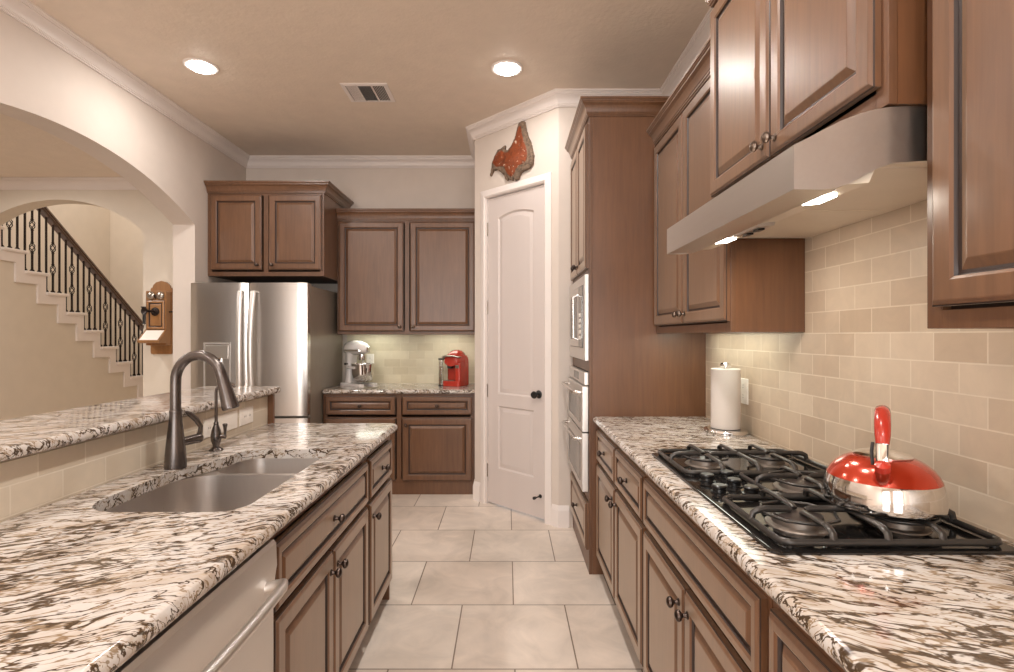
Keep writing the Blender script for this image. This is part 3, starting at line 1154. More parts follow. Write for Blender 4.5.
# ------------------------------------------------------------------ microwave and wall oven in the tower
XF = TX-.0255
R0 = thing('microwave_oven', 'built-in stainless microwave with trim kit, in the oven tower above the wall oven', 'microwave', (XF, TY-.012, 0), -HALFPI)
MW = TW-.024
mb = MB()
z0, z1 = 1.228, 1.726
i0 = (.055, 1.300, MW-.055, 1.672)
out = [(0, z0), (MW, z0), (MW, z1), (0, z1)]
inn = [(i0[0], i0[1]), (i0[2], i0[1]), (i0[2], i0[3]), (i0[0], i0[3])]
mb.loft([[(a, y, b) for a, b in lp] for lp, y in ((out, .023), (out, .004), (([(a+(.004 if a == 0 else -.004), b+(.004 if b == z0 else -.004)) for a, b in out]), 0), (inn, 0), (inn, .023))],
        0, True, False, False)
mb.build('trim_frame', M['steel_h'], R0)
mb = MB()
mb.box(i0[0]+.004, .03, i0[1]+.004, i0[2]-.004, .42, i0[3]-.004)
mb.build('case', M['dkplastic'], R0)
mb = MB()
xs = i0[0]+.53*(i0[2]-i0[0])+.12
mb.box(i0[0]+.003, -.004, i0[1]+.003, xs, .028, i0[3]-.003, .004)
dr = mb.build('door', M['steel_h'], R0)
mb = MB()
mb.loft([[(a, y, b) for a, b in rrect(i0[0]+.045+i, i0[1]+.05+i, xs-.07-i, i0[3]-.05-i, .03)] for i, y in ((0, -.003), (0, -.0055), (.006, -.0055), (.008, -.0048))], 0, True, False, True)
mb.build('window', M['blackglass'], dr)
mb = MB()
mb.tube([(xs-.035, -.004, i0[1]+.05), (xs-.035, -.032, i0[1]+.06), (xs-.035, -.034, i0[3]-.06), (xs-.035, -.004, i0[3]-.05)], .008, 10)
mb.build('handle', M['steel'], dr)
mb = MB()
mb.box(xs+.003, -.004, i0[1]+.003, i0[2]-.003, .028, i0[3]-.003, .003)
cp = mb.build('control_panel', M['blackglass'], R0)
mb = MB()
for r in range(5):
    for c in range(3):
        mb.box(xs+.022+c*.030, -.0060, i0[1]+.05+r*.034, xs+.044+c*.030, -.0035, i0[1]+.072+r*.034, .001)
mb.build('keypad', M['plate'], cp)

R0 = thing('built_in_oven', 'double stainless wall oven in the tower below the microwave', 'oven', (XF, TY-.012, 0), -HALFPI)
mb = MB()
mb.box(.03, .03, .468, MW-.03, .60, 1.158)
mb.build('case', M['dkplastic'], R0)
mb = MB()
mb.box(0, 0, 1.085, MW, .024, 1.160, .003)
cp = mb.build('control_panel', M['steel_h'], R0)
mb = MB()
mb.box(.25, -.0015, 1.100, MW-.25, .002, 1.146)
mb.build('display', M['blackglass'], cp)
for z0, z1 in ((.815, 1.079), (.470, .808)):
    mb = MB()
    mb.box(0, -.012, z0, MW, .024, z1, .004)
    dr = mb.build('door', M['steel_h'], R0)
    mb = MB()
    mb.loft([[(a, y, b) for a, b in rrect(.09+i, z0+.04+i, MW-.09-i, z1-.075-i, .015)] for i, y in ((0, -.011), (0, -.0138), (.005, -.0138), (.007, -.013))], 0, True, False, True)
    mb.build('window', M['blackglass'], dr)
    mb = MB()
    zz = z1-.040
    mb.tube([(.06, -.012, zz), (.06, -.045, zz), (.075, -.055, zz), (MW-.075, -.055, zz), (MW-.06, -.045, zz), (MW-.06, -.012, zz)], .0105, 12)
    mb.build('handle', M['steel'], dr, angle=60)

# ------------------------------------------------------------------ range hood
HY0, HY1 = 1.108, 1.988
R0 = thing('range_hood', 'curved stainless steel range hood on the right, over the cooktop', 'range hood', (0, 0, 0))
top = [(.600, 1.770), (.625, 1.782), (.66, 1.801), (.70, 1.821), (.74, 1.836), (.77, 1.844), (.80, 1.849), (.85, 1.851), (RX-.009, 1.851)]
bot = [(.600, 1.677), (.66, 1.676), (.69, 1.680), (.72, 1.691), (.75, 1.708), (.78, 1.723), (.81, 1.732), (.87, 1.736), (RX-.009, 1.736)]
mb = MB()
poly = bot+top[::-1]
mb.prism(poly, lambda a, b, d: (a, d, b), HY0, HY0+.012)
mb.prism(poly, lambda a, b, d: (a, d, b), HY1-.012, HY1)
shell = top+[(a, b-.010) for a, b in top[::-1][:-1]]+[(.610, 1.766), (.610, 1.686), (.695, 1.688), (.695, 1.679), (.600, 1.677)]
mb.prism(shell, lambda a, b, d: (a, d, b), HY0+.012, HY1-.012)
mb.build('canopy', M['steel_flat'], R0, angle=24)
mb = MB()
mb.prism([(.690, 1.687), (.700, 1.688), (.765, 1.694), (.785, 1.740), (RX-.010, 1.740), (RX-.010, 1.754), (.77, 1.754), (.690, 1.697)], lambda a, b, d: (a, d, b), HY0+.012, HY1-.012)
up = mb.build('underside', M['hoodpan'], R0, angle=20)
ym = (HY0+HY1)/2
for y0, y1 in ((HY0+.05, ym-.006), (ym+.006, HY1-.05)):
    mb = MB()
    mb.box(.81, y0, 1.7375, RX-.04, y1, 1.7425, .002)
    fl = mb.build('grease_filter', M['hoodpan'], R0)
    mb = MB()
    mb.box(.83, (y0+y1)/2-.05, 1.7360, .86, (y0+y1)/2+.05, 1.7378, .0008)
    mb.build('latch', M['plate'], fl)
SL = atan2(.006, .065)
SLP = lambda x: 1.688+(x-.700)*.006/.065
for y, pw in ((HY0+.13, .65), (HY1-.22, 2.2)):
    mb = MB()
    mb.prism([(.706, SLP(.706)+.001), (.752, SLP(.752)+.001), (.749, SLP(.749)-.006), (.709, SLP(.709)-.006)], lambda a, b, d: (a, d, b), y-.034, y+.034)
    lm = mb.build('lamp_lens', M['hoodlamp'], R0)
    area_light('hood_light', (.729, y, SLP(.729)-.009), (0, radians(-20), 0), .05, .12, pw, (1, .92, .80), R0, spread=radians(165))
mb = MB()
mb.prism([(.706, SLP(.706)+.001), (.760, SLP(.760)+.001), (.756, SLP(.756)-.010), (.712, SLP(.712)-.010)], lambda a, b, d: (a, d, b), 1.50, 1.66)
sw = mb.build('switch_panel', M['steel_flat'], R0)
for y in (1.545, 1.615):
    mb = MB()
    mb.box(-.010, -.016, -.004, .010, .016, .004, .001)
    mb.xform(Matrix.Translation((.734, y, SLP(.734)-.0115)) @ Matrix.Rotation(-SL, 4, 'Y'))
    mb.build('rocker', M['black'], sw)

# ------------------------------------------------------------------ cooktop
KX0, KX1, KY0, KY1 = .558, 1.092, 1.112, 2.062
CK = thing('cooktop', 'black five-burner gas cooktop with cast iron grates set in the right countertop', 'cooktop', (0, 0, CT+.0005))
mb = MB()
prof = [(0, 0), (0, .004), (.0025, .0065), (.006, .007)]
mb.loft([[(a, b, z) for a, b in rrect(KX0+i, KY0+i, KX1-i, KY1-i, .02-i*.5)] for i, z in prof], 0, True, True, True)
mb.build('glass_top', M['blackglass'], CK)
ZB = .0068
BURN = [('burner', .700, 1.275, .052), ('burner', .935, 1.265, .042), ('burner', .700, 1.875, .046), ('burner', .935, 1.885, .042), ('burner', .880, 1.575, .060)]
for nm, x, y, r in BURN:
    mb = MB()
    mb.lathe([(r+.022, 0), (r+.020, .003), (r+.006, .005), (r+.004, .016), (r-.002, .019)], 28, (x, y, ZB))
    b_ = mb.build(nm, M['burner'], CK)
    mb = MB()
    mb.lathe([(0, .018), (r+.001, .018), (r+.003, .021), (r+.001, .026), (r-.012, .028), (0, .029)], 28, (x, y, ZB))
    mb.build('burner_cap', M['burnercap'], b_)
for x, y in ((.625, 1.655), (.615, 1.535), (.685, 1.600), (.700, 1.520), (.70, 1.690)):
    mb = MB()
    mb.lathe([(0, 0), (.025, 0), (.025, .003), (.0195, .004), (.0185, .012), (.0215, .015), (.0215, .020), (.018, .023), (0, .023)], 20, (x, y, ZB))
    kb = mb.build('knob', M['black'], CK)


def grate(x0, y0, x1, y1, burners, spine=None):
    """frame of bars low over the glass; arms rise from it and reach in over each burner"""
    mb = MB()
    zf, zt, rr = ZB+.0105, ZB+.037, .0068
    ring = rrect(x0, y0, x1, y1, .026, 4)
    mb.tube([(a, b, zf) for a, b in ring], rr, 8, closed=True, flat=(1, 1.2))
    for a, b in ((x0+.02, y0+.006), (x1-.02, y0+.006), (x0+.02, y1-.006), (x1-.02, y1-.006)):
        mb.cyl((a, b, ZB), (a, b, zf), .008, 8)
    for bx, by, br in burners:
        for ax, ay in ((1, 0), (-1, 0), (0, 1), (0, -1)):
            if ax:
                ex = x1 if ax > 0 else x0
                d = abs(ex-bx)
                if spine and ((ax > 0) == (spine > bx)):
                    p = [(spine, by, zt), (bx+ax*.026, by, zt), (bx+ax*.018, by, zt-.004)]
                else:
                    p = [(ex, by, zf), (ex-ax*.004, by, zf+.018), (ex-ax*.018, by, zt-.002), (ex-ax*.03, by, zt), (bx+ax*.026, by, zt), (bx+ax*.018, by, zt-.004)]
            else:
                ey = y1 if ay > 0 else y0
                p = [(bx, ey, zf), (bx, ey-ay*.004, zf+.018), (bx, ey-ay*.018, zt-.002), (bx, ey-ay*.03, zt), (bx, by+ay*.026, zt), (bx, by+ay*.018, zt-.004)]
            mb.tube(p, rr*.92, 8, flat=(.9, 1.35))
        # ring of bars tying the arms together round the burner
        q = br+.034
        lim = min(q, bx-x0-.012, x1-bx-.012, by-y0-.012, y1-by-.012)
        mb.tube([(bx+lim*cos(k*pi/4), by+lim*sin(k*pi/4), zt-.008) for k in range(8)], rr*.6, 8, closed=True)
    if spine:
        mb.tube([(spine, y0, zf), (spine, y0+.004, zf+.018), (spine, y0+.018, zt-.002), (spine, y0+.03, zt), (spine, y1-.03, zt), (spine, y1-.018, zt-.002), (spine, y1-.004, zf+.018), (spine, y1, zf)],
                rr, 8, flat=(.9, 1.35))
    return mb


grate(KX0+.030, KY0+.022, KX1-.026, 1.452, [BURN[0][1:], BURN[1][1:]], .818).build('grate', M['castiron'], CK, angle=50)
grate(.742, 1.468, KX1-.026, 1.700, [BURN[4][1:]]).build('grate', M['castiron'], CK, angle=50)
grate(KX0+.022, 1.716, KX1-.026, KY1-.020, [BURN[2][1:], BURN[3][1:]], .818).build('grate', M['castiron'], CK, angle=50)

# ------------------------------------------------------------------ kettle
KT = thing('tea_kettle', 'red and silver tea kettle with a red handle standing on the cooktop grate', 'kettle', (.912, 1.288, CT+.0535), radians(55))
KT.scale = (1.03, 1.03, 1.0)
mb = MB()
mb.lathe([(0, 0), (.112, 0), (.118, .0015), (.1205, .005), (.121, .016), (.1205, .034), (.118, .052), (.1135, .066), (0, .066)], 56)
mb.build('base', M['chrome'], KT, angle=40)
mb = MB()
mb.lathe([(0, .066), (.1135, .0662), (.107, .080), (.097, .093), (.083, .105), (.066, .114), (.052, .119), (0, .119)], 56)
mb.build('dome', M['redenamel'], KT, angle=40)
mb = MB()
mb.lathe([(0, .1185), (.060, .1168), (.061, .120), (.050, .125), (.030, .130), (.012, .133), (0, .134)], 40)
ld = mb.build('lid', M['chrome'], KT)
mb = MB()
mb.lathe([(0, .133), (.007, .133), (.006, .140), (.011, .144), (.012, .149), (.008, .153), (0, .154)], 18)
mb.build('lid_knob', M['chrome'], ld)
for sx in (-1, 1):   # chrome straps that rise from the dome on either side
    mb = MB()
    mb.tube([(sx*.096, 0, .078), (sx*.100, 0, .092), (sx*.094, 0, .130), (sx*.080, 0, .166)], [.0085, .009, .009, .010], 12, flat=(1.3, .5))
    mb.lathe([(0, 0), (.010, 0), (.010, .004), (.006, .006), (0, .006)], 12, (sx*.100, 0, .088), (sx*.8, 0, .6))
    mb.build('handle_strap', M['chrome'], KT)
mb = MB()
pts = [(-.083, 0, .158), (-.077, 0, .176), (-.062, 0, .200), (-.03, 0, .220), (0, 0, .226), (.03, 0, .220), (.062, 0, .200), (.077, 0, .176), (.083, 0, .158)]
mb.tube(pts, [.0125, .0145, .0155, .0155, .015, .0155, .0155, .0145, .0125], 16, flat=(1.05, .85))
hd = mb.build('handle', M['red'], KT)
mb = MB()
mb.tube([(-.060, 0, .070), (-.098, 0, .080), (-.122, 0, .098), (-.134, 0, .114)], [.024, .020, .016, .013], 16)
sp = mb.build('spout', M['redenamel'], KT)
mb = MB()
mb.tube([(-.131, 0, .110), (-.139, 0, .122), (-.140, 0, .127)], [.0150, .0145, .004], 16)
mb.build('spout_cap', M['red'], sp)
mb = MB()
mb.tube([(-.110, .018, .114), (-.096, .020, .142), (-.084, .018, .160)], .0035, 8)
mb.build('trigger', M['dkplastic'], hd)

# ------------------------------------------------------------------ paper towels
PX, PY = 1.036, 2.512
R0 = thing('paper_towel_holder', 'upright chrome paper towel stand on the right counter by the oven tower', 'paper towel holder', (PX, PY, CT))
mb = MB()
mb.lathe([(0, 0), (.098, 0), (.100, .003), (.100, .016), (.097, .021), (.075, .023), (0, .024)], 40)
mb.build('base', M['chrome'], R0)
mb = MB()
mb.lathe([(0, .023), (.0075, .023), (.0075, .312), (.020, .313), (.0235, .318), (.0235, .328), (.019, .334), (.006, .336), (0, .336)], 24)
mb.build('rod', M['chrome'], R0)
mb = MB()
n = 40
mb.lathe([(.0205, .0245), (.064, .0245), (.066, .026), (.066, .304), (.064, .3055), (.0205, .3055), (.0205, .0245)], n, caps=False)
o = mb.build('paper_towel_roll', M['paper'])
o.location = (PX, PY, CT)
tag(o, 'full white roll of paper towels on the chrome stand', 'paper towels')

# ------------------------------------------------------------------ stand mixer (own frame: head points along +x)
R0 = thing('stand_mixer', 'white bowl-lift stand mixer with steel bowl on the back counter', 'mixer', (-1.41, 4.985, CT), radians(-30))
mb = MB()
# foot: two prongs joined at the back
poly = rrect(-.13, -.115, -.02, .115, [.05, .02, .02, .05], 5)
mb.loft([[(a, b, z) for a, b in rrect(-.13+i, -.115+i, .0-i, .115-i, .05-i)] for i, z in ((0, 0), (0, .018), (.008, .026))], 0, True, True, True)
for s in (-1, 1):
    mb.loft([[(a, s*b, z) for a, b in rrect(-.05+i, .055+i, .165-i, .115-i, [.02, .03, .03, .02])] for i, z in ((0, 0), (0, .014), (.008, .020))], 0, True, True, True)
mb.build('foot', M['mixer'], R0)
mb = MB()
mb.loft([[(a-o_, b, z) for a, b in rrect(-.115+i, -.060+i, -.035-i, .060-i, .035)] for i, z, o_ in
         ((-.004, .024, 0), (0, .06, 0), (.006, .16, 0), (.004, .24, -.004), (0, .30, -.010))], 0, True, True, True)
mb.build('column', M['mixer'], R0)
mb = MB()
rings = []
for x, h, w, zc in ((-.140, .030, .035, .335), (-.130, .055, .055, .337), (-.09, .074, .066, .340), (-.03, .080, .070, .343), (.04, .074, .068, .343), (.095, .060, .060, .340), (.125, .045, .048, .336), (.136, .024, .028, .333)):
    rings.append([(x, w*cos(2*pi*k/24), zc + (h if sin(2*pi*k/24) > 0 else h*.80)*sin(2*pi*k/24)*(.98)) for k in range(24)])
mb.loft(rings, 0, True, True, True)
hd = mb.build('motor_head', M['mixer'], R0, angle=50)
mb = MB()
mb.loft([[(a, b, z) for a, b in rrect(-.128, -.0725, .112, .0725, .06)] for z in (.318, .334)], 0, True, True, True)
mb.build('trim_band', M['chrome'], hd)
mb = MB()
mb.lathe([(0, 0), (.020, 0), (.024, .004), (.024, .018), (.018, .022), (0, .022)], 18, (.130, 0, .338), (1, 0, 0))
mb.build('attachment_cap', M['chrome'], hd)
mb = MB()
mb.lathe([(0, .235), (.030, .235), (.034, .245), (.034, .29), (0, .29)], 20, (.065, 0, 0))
pl = mb.build('planetary_hub', M['chrome'], R0)
mb = MB()
mb.cyl((.075, 0, .14), (.075, 0, .236), .006, 8)
for s in (-1, 1):
    mb.tube([(.075, 0, .10), (.075, s*.045, .115), (.075, s*.055, .15), (.075, s*.03, .19), (.075, 0, .20)], .006, 8)
mb.build('beater', M['mixer'], R0)
mb = MB()
mb.lathe([(0, .036), (.056, .036), (.062, .040), (.080, .050), (.094, .072), (.101, .11), (.104, .17), (.105, .196), (.109, .200), (.109, .204), (.102, .202), (.099, .15), (.094, .09), (.07, .056), (0, .046)], 36, (.075, 0, 0))
bw = mb.build('bowl', M['chrome'], R0)
mb = MB()
mb.tube([(-.02, 0, .165), (-.028, 0, .165)], .012, 10)
mb.build('bowl_clip', M['mixer'], bw)
mb = MB()
for s in (-1, 1):
    mb.tube([(-.06, s*.05, .165), (-.02, s*.098, .168), (.04, s*.113, .168), (.085, s*.116, .168)], .011, 10, flat=(.8, 1.1))
mb.build('bowl_arm', M['mixer'], R0)
mb = MB()
mb.tube([(-.06, -.060, .20), (-.06, -.085, .20)], .006, 8)
mb.lathe([(0, 0), (.011, .002), (.011, .012), (0, .014)], 12, (-.06, -.083, .20), (0, -1, 0))
mb.build('lift_lever', M['dkplastic'], R0)

# ------------------------------------------------------------------ coffee maker (front faces -y)
R0 = thing('coffee_maker', 'red single-cup coffee maker on the back counter next to the pantry wall', 'coffee maker', (-.482, 4.93, CT), radians(-20))
R0.scale = (.87, .87, .98)
mb = MB()
mb.loft([[(a, b, z) for a, b in rrect(-.095+i, -.125+i, .110-i, .13-i, .03)] for i, z in ((.004, 0), (0, .004), (0, .045), (.004, .05))], 0, True, True, True)
mb.build('base', M['red'], R0)
mb = MB()
mb.loft([[(a, b, z) for a, b in rrect(-.095+i, -.01, .110-i, .13-j, .028)] for i, j, z in ((0, 0, .048), (0, 0, .22), (.004, .006, .26), (.016, .02, .285))], 0, True, True, True)
mb.loft([[(a, b, z) for a, b in rrect(.045, -.115, .110, .0, [.02, .02, .003, .003])] for z in (.049, .22)], 0, True, True, True)
mb.build('body', M['red'], R0)
mb = MB()
rings = []
for y, h, w in ((-.125, .045, .060), (-.120, .066, .078), (-.09, .090, .092), (-.03, .112, .098), (.04, .118, .096), (.09, .110, .090), (.105, .095, .08)):
    r_ = []
    for k in range(20):
        a = 2*pi*k/20
        zz = sin(a)
        r_.append((.0075+w*cos(a), y, .232+(h*.92 if zz > 0 else .045)*zz))
    rings.append(r_)
mb.loft(rings, 0, True, True, True)
hd = mb.build('brew_head', M['red'], R0, angle=50)
mb = MB()
mb.tube([(-.082, -.085, .262), (-.080, -.128, .275), (-.03, -.150, .282), (.045, -.150, .282), (.092, -.128, .275), (.096, -.070, .272)], [.007, .011, .012, .012, .011, .007], 10, flat=(1.3, .8))
mb.build('handle', M['nickel'], hd)
mb = MB()
mb.lathe([(0, .165), (.028, .165), (.034, .175), (.036, .20), (0, .20)], 18, (-.02, -.075, 0))
mb.build('nozzle', M['dkplastic'], R0)
mb = MB()
mb.box(-.080, -.120, .0495, .040, -.015, .056, .002)
mb.build('drip_tray', M['nickel'], R0)
mb = MB()
outer_ = [[(a, b, z) for a, b in rrect(-.155, -.10, -.098, .115, .022)] for z in (.012, .245)]
mb.loft(outer_, 0, True, True, True)
wt = mb.build('water_tank', M['clear'], R0)
mb = MB()
mb.loft([[(a, b, z) for a, b in rrect(-.158, -.103, -.096, .118, .022)] for z in (.2455, .258)], 0, True, True, True)
mb.build('tank_lid', M['dkplastic'], wt)
mb = MB()
mb.loft([[(a, b, z) for a, b in rrect(-.156, -.101, -.097, .116, .022)] for z in (0, .0115)], 0, True, True, True)
mb.build('tank_base', M['dkplastic'], wt)
mb = MB()
mb.box(.058, -.1185, .17, .098, -.1145, .20, .001)
mb.build('button_panel', M['nickel'], R0)

# ------------------------------------------------------------------ lights, vent, art
def can(loc, label, power, group=None):
    root = thing('recessed_light', label, 'ceiling light', loc, 0, group)
    mb = MB()
    mb.lathe([(.076, 0), (.104, 0), (.104, -.004), (.098, -.009), (.088, -.010), (.076, -.006), (.076, 0)], 36, caps=False)
    mb.build('trim_ring', M['white'], root)
    mb = MB()
    mb.lathe([(0, -.028), (.03, -.027), (.06, -.022), (.0762, -.008), (.0762, -.001), (0, -.001)], 36)
    mb.build('diffuser', M['lamp'], root)
    area_light('lamp_light', (0, 0, -.032), (0, 0, 0), .15, .15, power, WARM, root, 'DISK')
    return root


can((-1.97, 3.415, CZ), 'lit recessed ceiling light on the left, nearer the arch', LAMP_W*.75)
can((0, 3.44, CZ), 'lit recessed ceiling light on the right, in front of the pantry corner', LAMP_W*.55)
for p, l, f in (((0, 1.55, CZ), 'lit recessed ceiling light above the aisle between sink and cooktop', 1.7), ((-1.97, 1.55, CZ), 'lit recessed ceiling light above the raised bar', 1.0),
             ((0, -.6, CZ), 'lit recessed ceiling light behind the viewer, above the aisle', 1.8), ((-1.97, -.6, CZ), 'lit recessed ceiling light behind the viewer, left of the aisle', 1.3),
             ((-4.3, 2.0, HZ), 'added unseen ceiling light brightening the hall beyond the arch', 1.5), ((-3.9, 3.6, HZ), 'added unseen hall light close to the second arch', 1.0),
             ((-4.6, 5.9, 5.0), 'added unseen light high over the staircase', 3.6)):  # hall and stairwell lamps are added out of view to brighten those spaces
    can(p, l, LAMP_W*f)

R0 = thing('ceiling_vent', 'white slotted air vent in the kitchen ceiling between the two lights', 'vent', (-.99, 3.79, CZ))
mb = MB()
w, h = .163, .145
outr = rrect(-w, -h, w, h, .004, 2)
innr = rrect(-w+.030, -h+.026, w-.030, h-.026, .002, 2)
mb.loft([[(a, b, z) for a, b in lp] for lp, z in ((outr, 0), (outr, -.004), (innr, -.009), (innr, -.002))], 0, True, False, False)
mb.build('frame', M['white'], R0)
mb = MB()
mb.box(-w+.026, -h+.022, -.0016, w-.026, h-.022, -.0004)
mb.build('duct_opening', M['black'], R0)
for x in (-.052, .048):
    MB().box(x-.004, -h+.027, -.009, x+.004, h-.027, -.002).build('divider', M['white'], R0)
mb = MB()
for k in range(7):
    for x0, tilt in ((-w+.036, .9), (.058, -.9)):
        x = x0+k*.0112
        mb.prism([(x, -.0085), (x+.0012, -.0085), (x+.0012+.007*tilt, -.003), (x+.007*tilt, -.003)], lambda a, b, d: (a, d, b), -h+.027, h-.027)
for k in range(14):
    y = -h+.034+k*.0165
    mb.prism([(y, -.0085), (y+.0012, -.0085), (y+.009, -.003), (y+.0078, -.003)], lambda a, b, d: (d, a, b), -.047, .043)
mb.build('slats', M['white'], R0)

# wall art over the pantry door: a slab of red stone with a bark rim (own frame: x right, z up, -y out)
A = [(70, 590), (85, 470), (110, 400), (140, 345), (178, 322), (205, 298), (205, 345), (235, 350), (275, 290), (303, 235), (318, 170), (335, 105), (345, 80), (370, 68), (392, 72),
     (400, 130), (420, 200), (450, 270), (465, 340), (478, 390), (470, 470), (440, 515), (395, 535), (355, 560), (335, 620), (305, 630), (290, 600), (275, 632), (250, 628), (240, 590), (225, 632), (208, 620),
     (205, 560), (190, 578), (165, 545), (130, 530), (95, 535)]


def art_pt(cx, cy):
    px, py = 485+cx/9.6, 115+cy/9.6
    k = (px-507)/530
    y = (PB[0]+PB[1])/(1+k)
    x = k*y
    return ((x-PB[0])*sqrt(2), 1.37-(py-336)*y/530)


AP = [art_pt(*p) for p in A]
cxm = sum(p[0] for p in AP)/len(AP)
czm = sum(p[1] for p in AP)/len(AP)
R0 = thing('stone_art', 'jagged rust-red stone wall piece hanging above the pantry door', 'wall art')
R0.matrix_world = PANTRY @ Matrix.Translation((cxm, -.001, czm))
LP0 = [(a-cxm, b-czm) for a, b in AP]
LP = []
rj = random.Random(3)
for k in range(len(LP0)):
    p, q = Vector(LP0[k]), Vector(LP0[(k+1) % len(LP0)])
    m_ = max(1, int((q-p).length/.012))
    for h_ in range(m_):
        v_ = p.lerp(q, h_/m_)
        LP.append((v_.x+rj.uniform(-.0030, .0030), v_.y+rj.uniform(-.0030, .0030)))


def inset_poly(P_, d):
    n = len(P_)
    out_ = []
    for i in range(n):
        p0, p1, p2 = Vector(P_[i-1]), Vector(P_[i]), Vector(P_[(i+1) % n])
        d1, d2 = (p1-p0).normalized(), (p2-p1).normalized()
        nn = Vector((d1.y, -d1.x))+Vector((d2.y, -d2.x))
        nn = nn.normalized() if nn.length > .2 else Vector((d1.y, -d1.x))
        out_.append(tuple(p1+nn*d))
    return out_


area_ = sum(LP[i-1][0]*LP[i][1]-LP[i][0]*LP[i-1][1] for i in range(len(LP)))
sg = 1 if area_ < 0 else -1
mb = MB()
mb.loft([[(a, y, b) for a, b in inset_poly(LP, sg*i)] for i, y in ((0, 0), (-.003, -.012), (.002, -.024), (.006, -.026))], 0, True, True, True)
rm = mb.build('bark_rim', M['bark'], R0, angle=60)
mb = MB()
A2 = [(95, 470), (118, 405), (150, 362), (180, 345), (205, 365), (240, 365), (285, 295), (315, 235), (330, 170), (348, 120), (368, 115), (378, 190), (392, 250), (415, 310), (428, 370), (425, 430),
      (395, 470), (350, 490), (320, 520), (300, 580), (270, 600), (240, 575), (222, 540), (205, 500), (170, 500), (130, 505)]
FP = [(a-cxm, b-czm) for a, b in (art_pt(*p) for p in A2)]
mb.loft([[(a, y, b) for a, b in inset_poly(FP, sg*i)] for i, y in ((0, -.0255), (.001, -.028), (.0025, -.029))], 0, True, True, True)
mb.build('stone_face', M['burl'], R0, angle=60)

# under-cabinet lamps
for name, loc, rz, ln, lab in (('under_cabinet_light', (-1.24, 4.985, 1.4185), 0, .36, 'slim lamp under the back wall cabinet, above the stand mixer'),
                               ('under_cabinet_light', (-.56, 4.985, 1.4185), 0, .36, 'slim lamp under the back wall cabinet, above the coffee maker'),
                               ('under_cabinet_light', (1.00, 2.55, 1.4185), HALFPI, .72, 'slim lamp under the wall cabinet above the paper towels')):
    root = thing(name, lab, 'under-cabinet light', loc, rz)
    mb = MB()
    mb.box(-ln/2, -.080, -.014, ln/2, .080, 0, .004)
    mb.build('housing', M['white'], root)
    mb = MB()
    mb.box(-ln/2+.02, -.070, -.020, ln/2-.02, .070, -.013, .003)
    mb.build('lens', M['strip'], root)
    area_light('strip_light', (0, 0, -.023), (0, 0, 0), ln*.94, .12, [.18, .40][int(loc[0] > 0)], (.95, 1, .80), root)

# ------------------------------------------------------------------ wall telephone in the hall
TPX, TPZ = -2.958, 1.545
R0 = thing('telephone', 'antique oak wall telephone with twin bells on the hall wall past the arch', 'telephone', (TPX, 4.549, TPZ))
R0.scale = (1, .62, 1)
mb = MB()
bb = [(-.085, -.33), (.085, -.33), (.092, -.315), (.092, .22), (.088, .235), (.075, .24), (.070, .26), (.045, .285), (0, .297), (-.045, .285), (-.070, .26), (-.075, .24), (-.088, .235), (-.092, .22), (-.092, -.315)]
mb.prism(bb, lambda a, b, d: (a, d, b), 0, -.022)
mb.build('backboard', M['oak'], R0)
mb = MB()
mb.box(-.085, -.135, -.255, .085, -.022, .205, .004)
bx = mb.build('box', M['oak'], R0)
mb = MB()
panel_front(mb, -.078, -.12, .078, .125, .022, .016, .012)
mb.xform(Matrix.Translation((0, -.135, 0)))
mb.build('door', [M['oak'], M['glaze']], bx, angle=20)
for s in (-1, 1):
    mb = MB()
    mb.lathe([(0, 0), (.034, 0), (.034, .006), (.030, .018), (.020, .027), (.006, .031), (.005, .036), (0, .037)], 20, (s*.039, -.140, .165), (0, -1, 0))
    mb.cyl((s*.039, -.133, .165), (s*.039, -.142, .165), .008, 8)
    mb.build('bell', M['nickel'], R0)
mb = MB()
mb.cyl((0, -.134, .135), (0, -.160, .165), .004, 6)
mb.lathe([(0, 0), (.007, .002), (.007, .012), (0, .014)], 10, (0, -.160, .160), (0, 0, 1))
mb.build('clapper', M['iron'], R0)
mb = MB()
mb.lathe([(0, 0), (.036, 0), (.036, .006), (.020, .012), (.014, .024), (0, .026)], 18, (0, -.150, .030), (0, -1, 0))
mb.tube([(0, -.165, .03), (-.008, -.20, .032), (-.02, -.235, .032)], .010, 10)
mb.lathe([(.010, 0), (.013, .02), (.024, .045), (.034, .056), (.032, .058), (.018, .045), (0, .030)], 20, (-.02, -.225, .032), (-.35, -1, 0))
mb.build('mouthpiece', M['iron'], R0)
mb = MB()
mb.prism([(-.135, -.118), (-.140, -.125), (-.300, -.215), (-.296, -.228), (-.286, -.235), (-.135, -.235)], lambda a, b, d: (d, a, b), -.088, .088)
ws = mb.build('writing_shelf', M['oak'], R0)
mb = MB()
mb.prism([(-.150, -.1295), (-.290, -.2075), (-.2895, -.2060), (-.1495, -.1280)], lambda a, b, d: (d, a, b), -.075, .075)
mb.build('white_sheet', M['plate'], ws)  # thin white sheet lying on the sloped shelf top
mb = MB()
mb.tube([(-.085, -.07, .06), (-.115, -.07, .062), (-.122, -.07, .070)], .005, 8)
mb.lathe([(0, 0), (.026, 0), (.027, .006), (.015, .016), (.012, .05), (.014, .10), (.012, .14), (.017, .147), (0, .15)], 18, (-.125, -.075, .075), (0, 0, -1))
mb.build('receiver', M['dkplastic'], R0)
mb = MB()
pts = [(-.125, -.075, -.075), (-.135, -.09, -.14), (-.13, -.15, -.175), (-.08, -.215, -.185), (.0, -.24, -.190), (.06, -.21, -.18), (.08, -.15, -.16)]
mb.tube(pts, .004, 6)
mb.build('cord', M['dkplastic'], R0)
mb = MB()
mb.tube([(.085, -.07, .03), (.115, -.07, .03), (.118, -.10, .03), (.118, -.115, .03), (.13, -.115, .03), (.15, -.115, .03)], .005, 8)
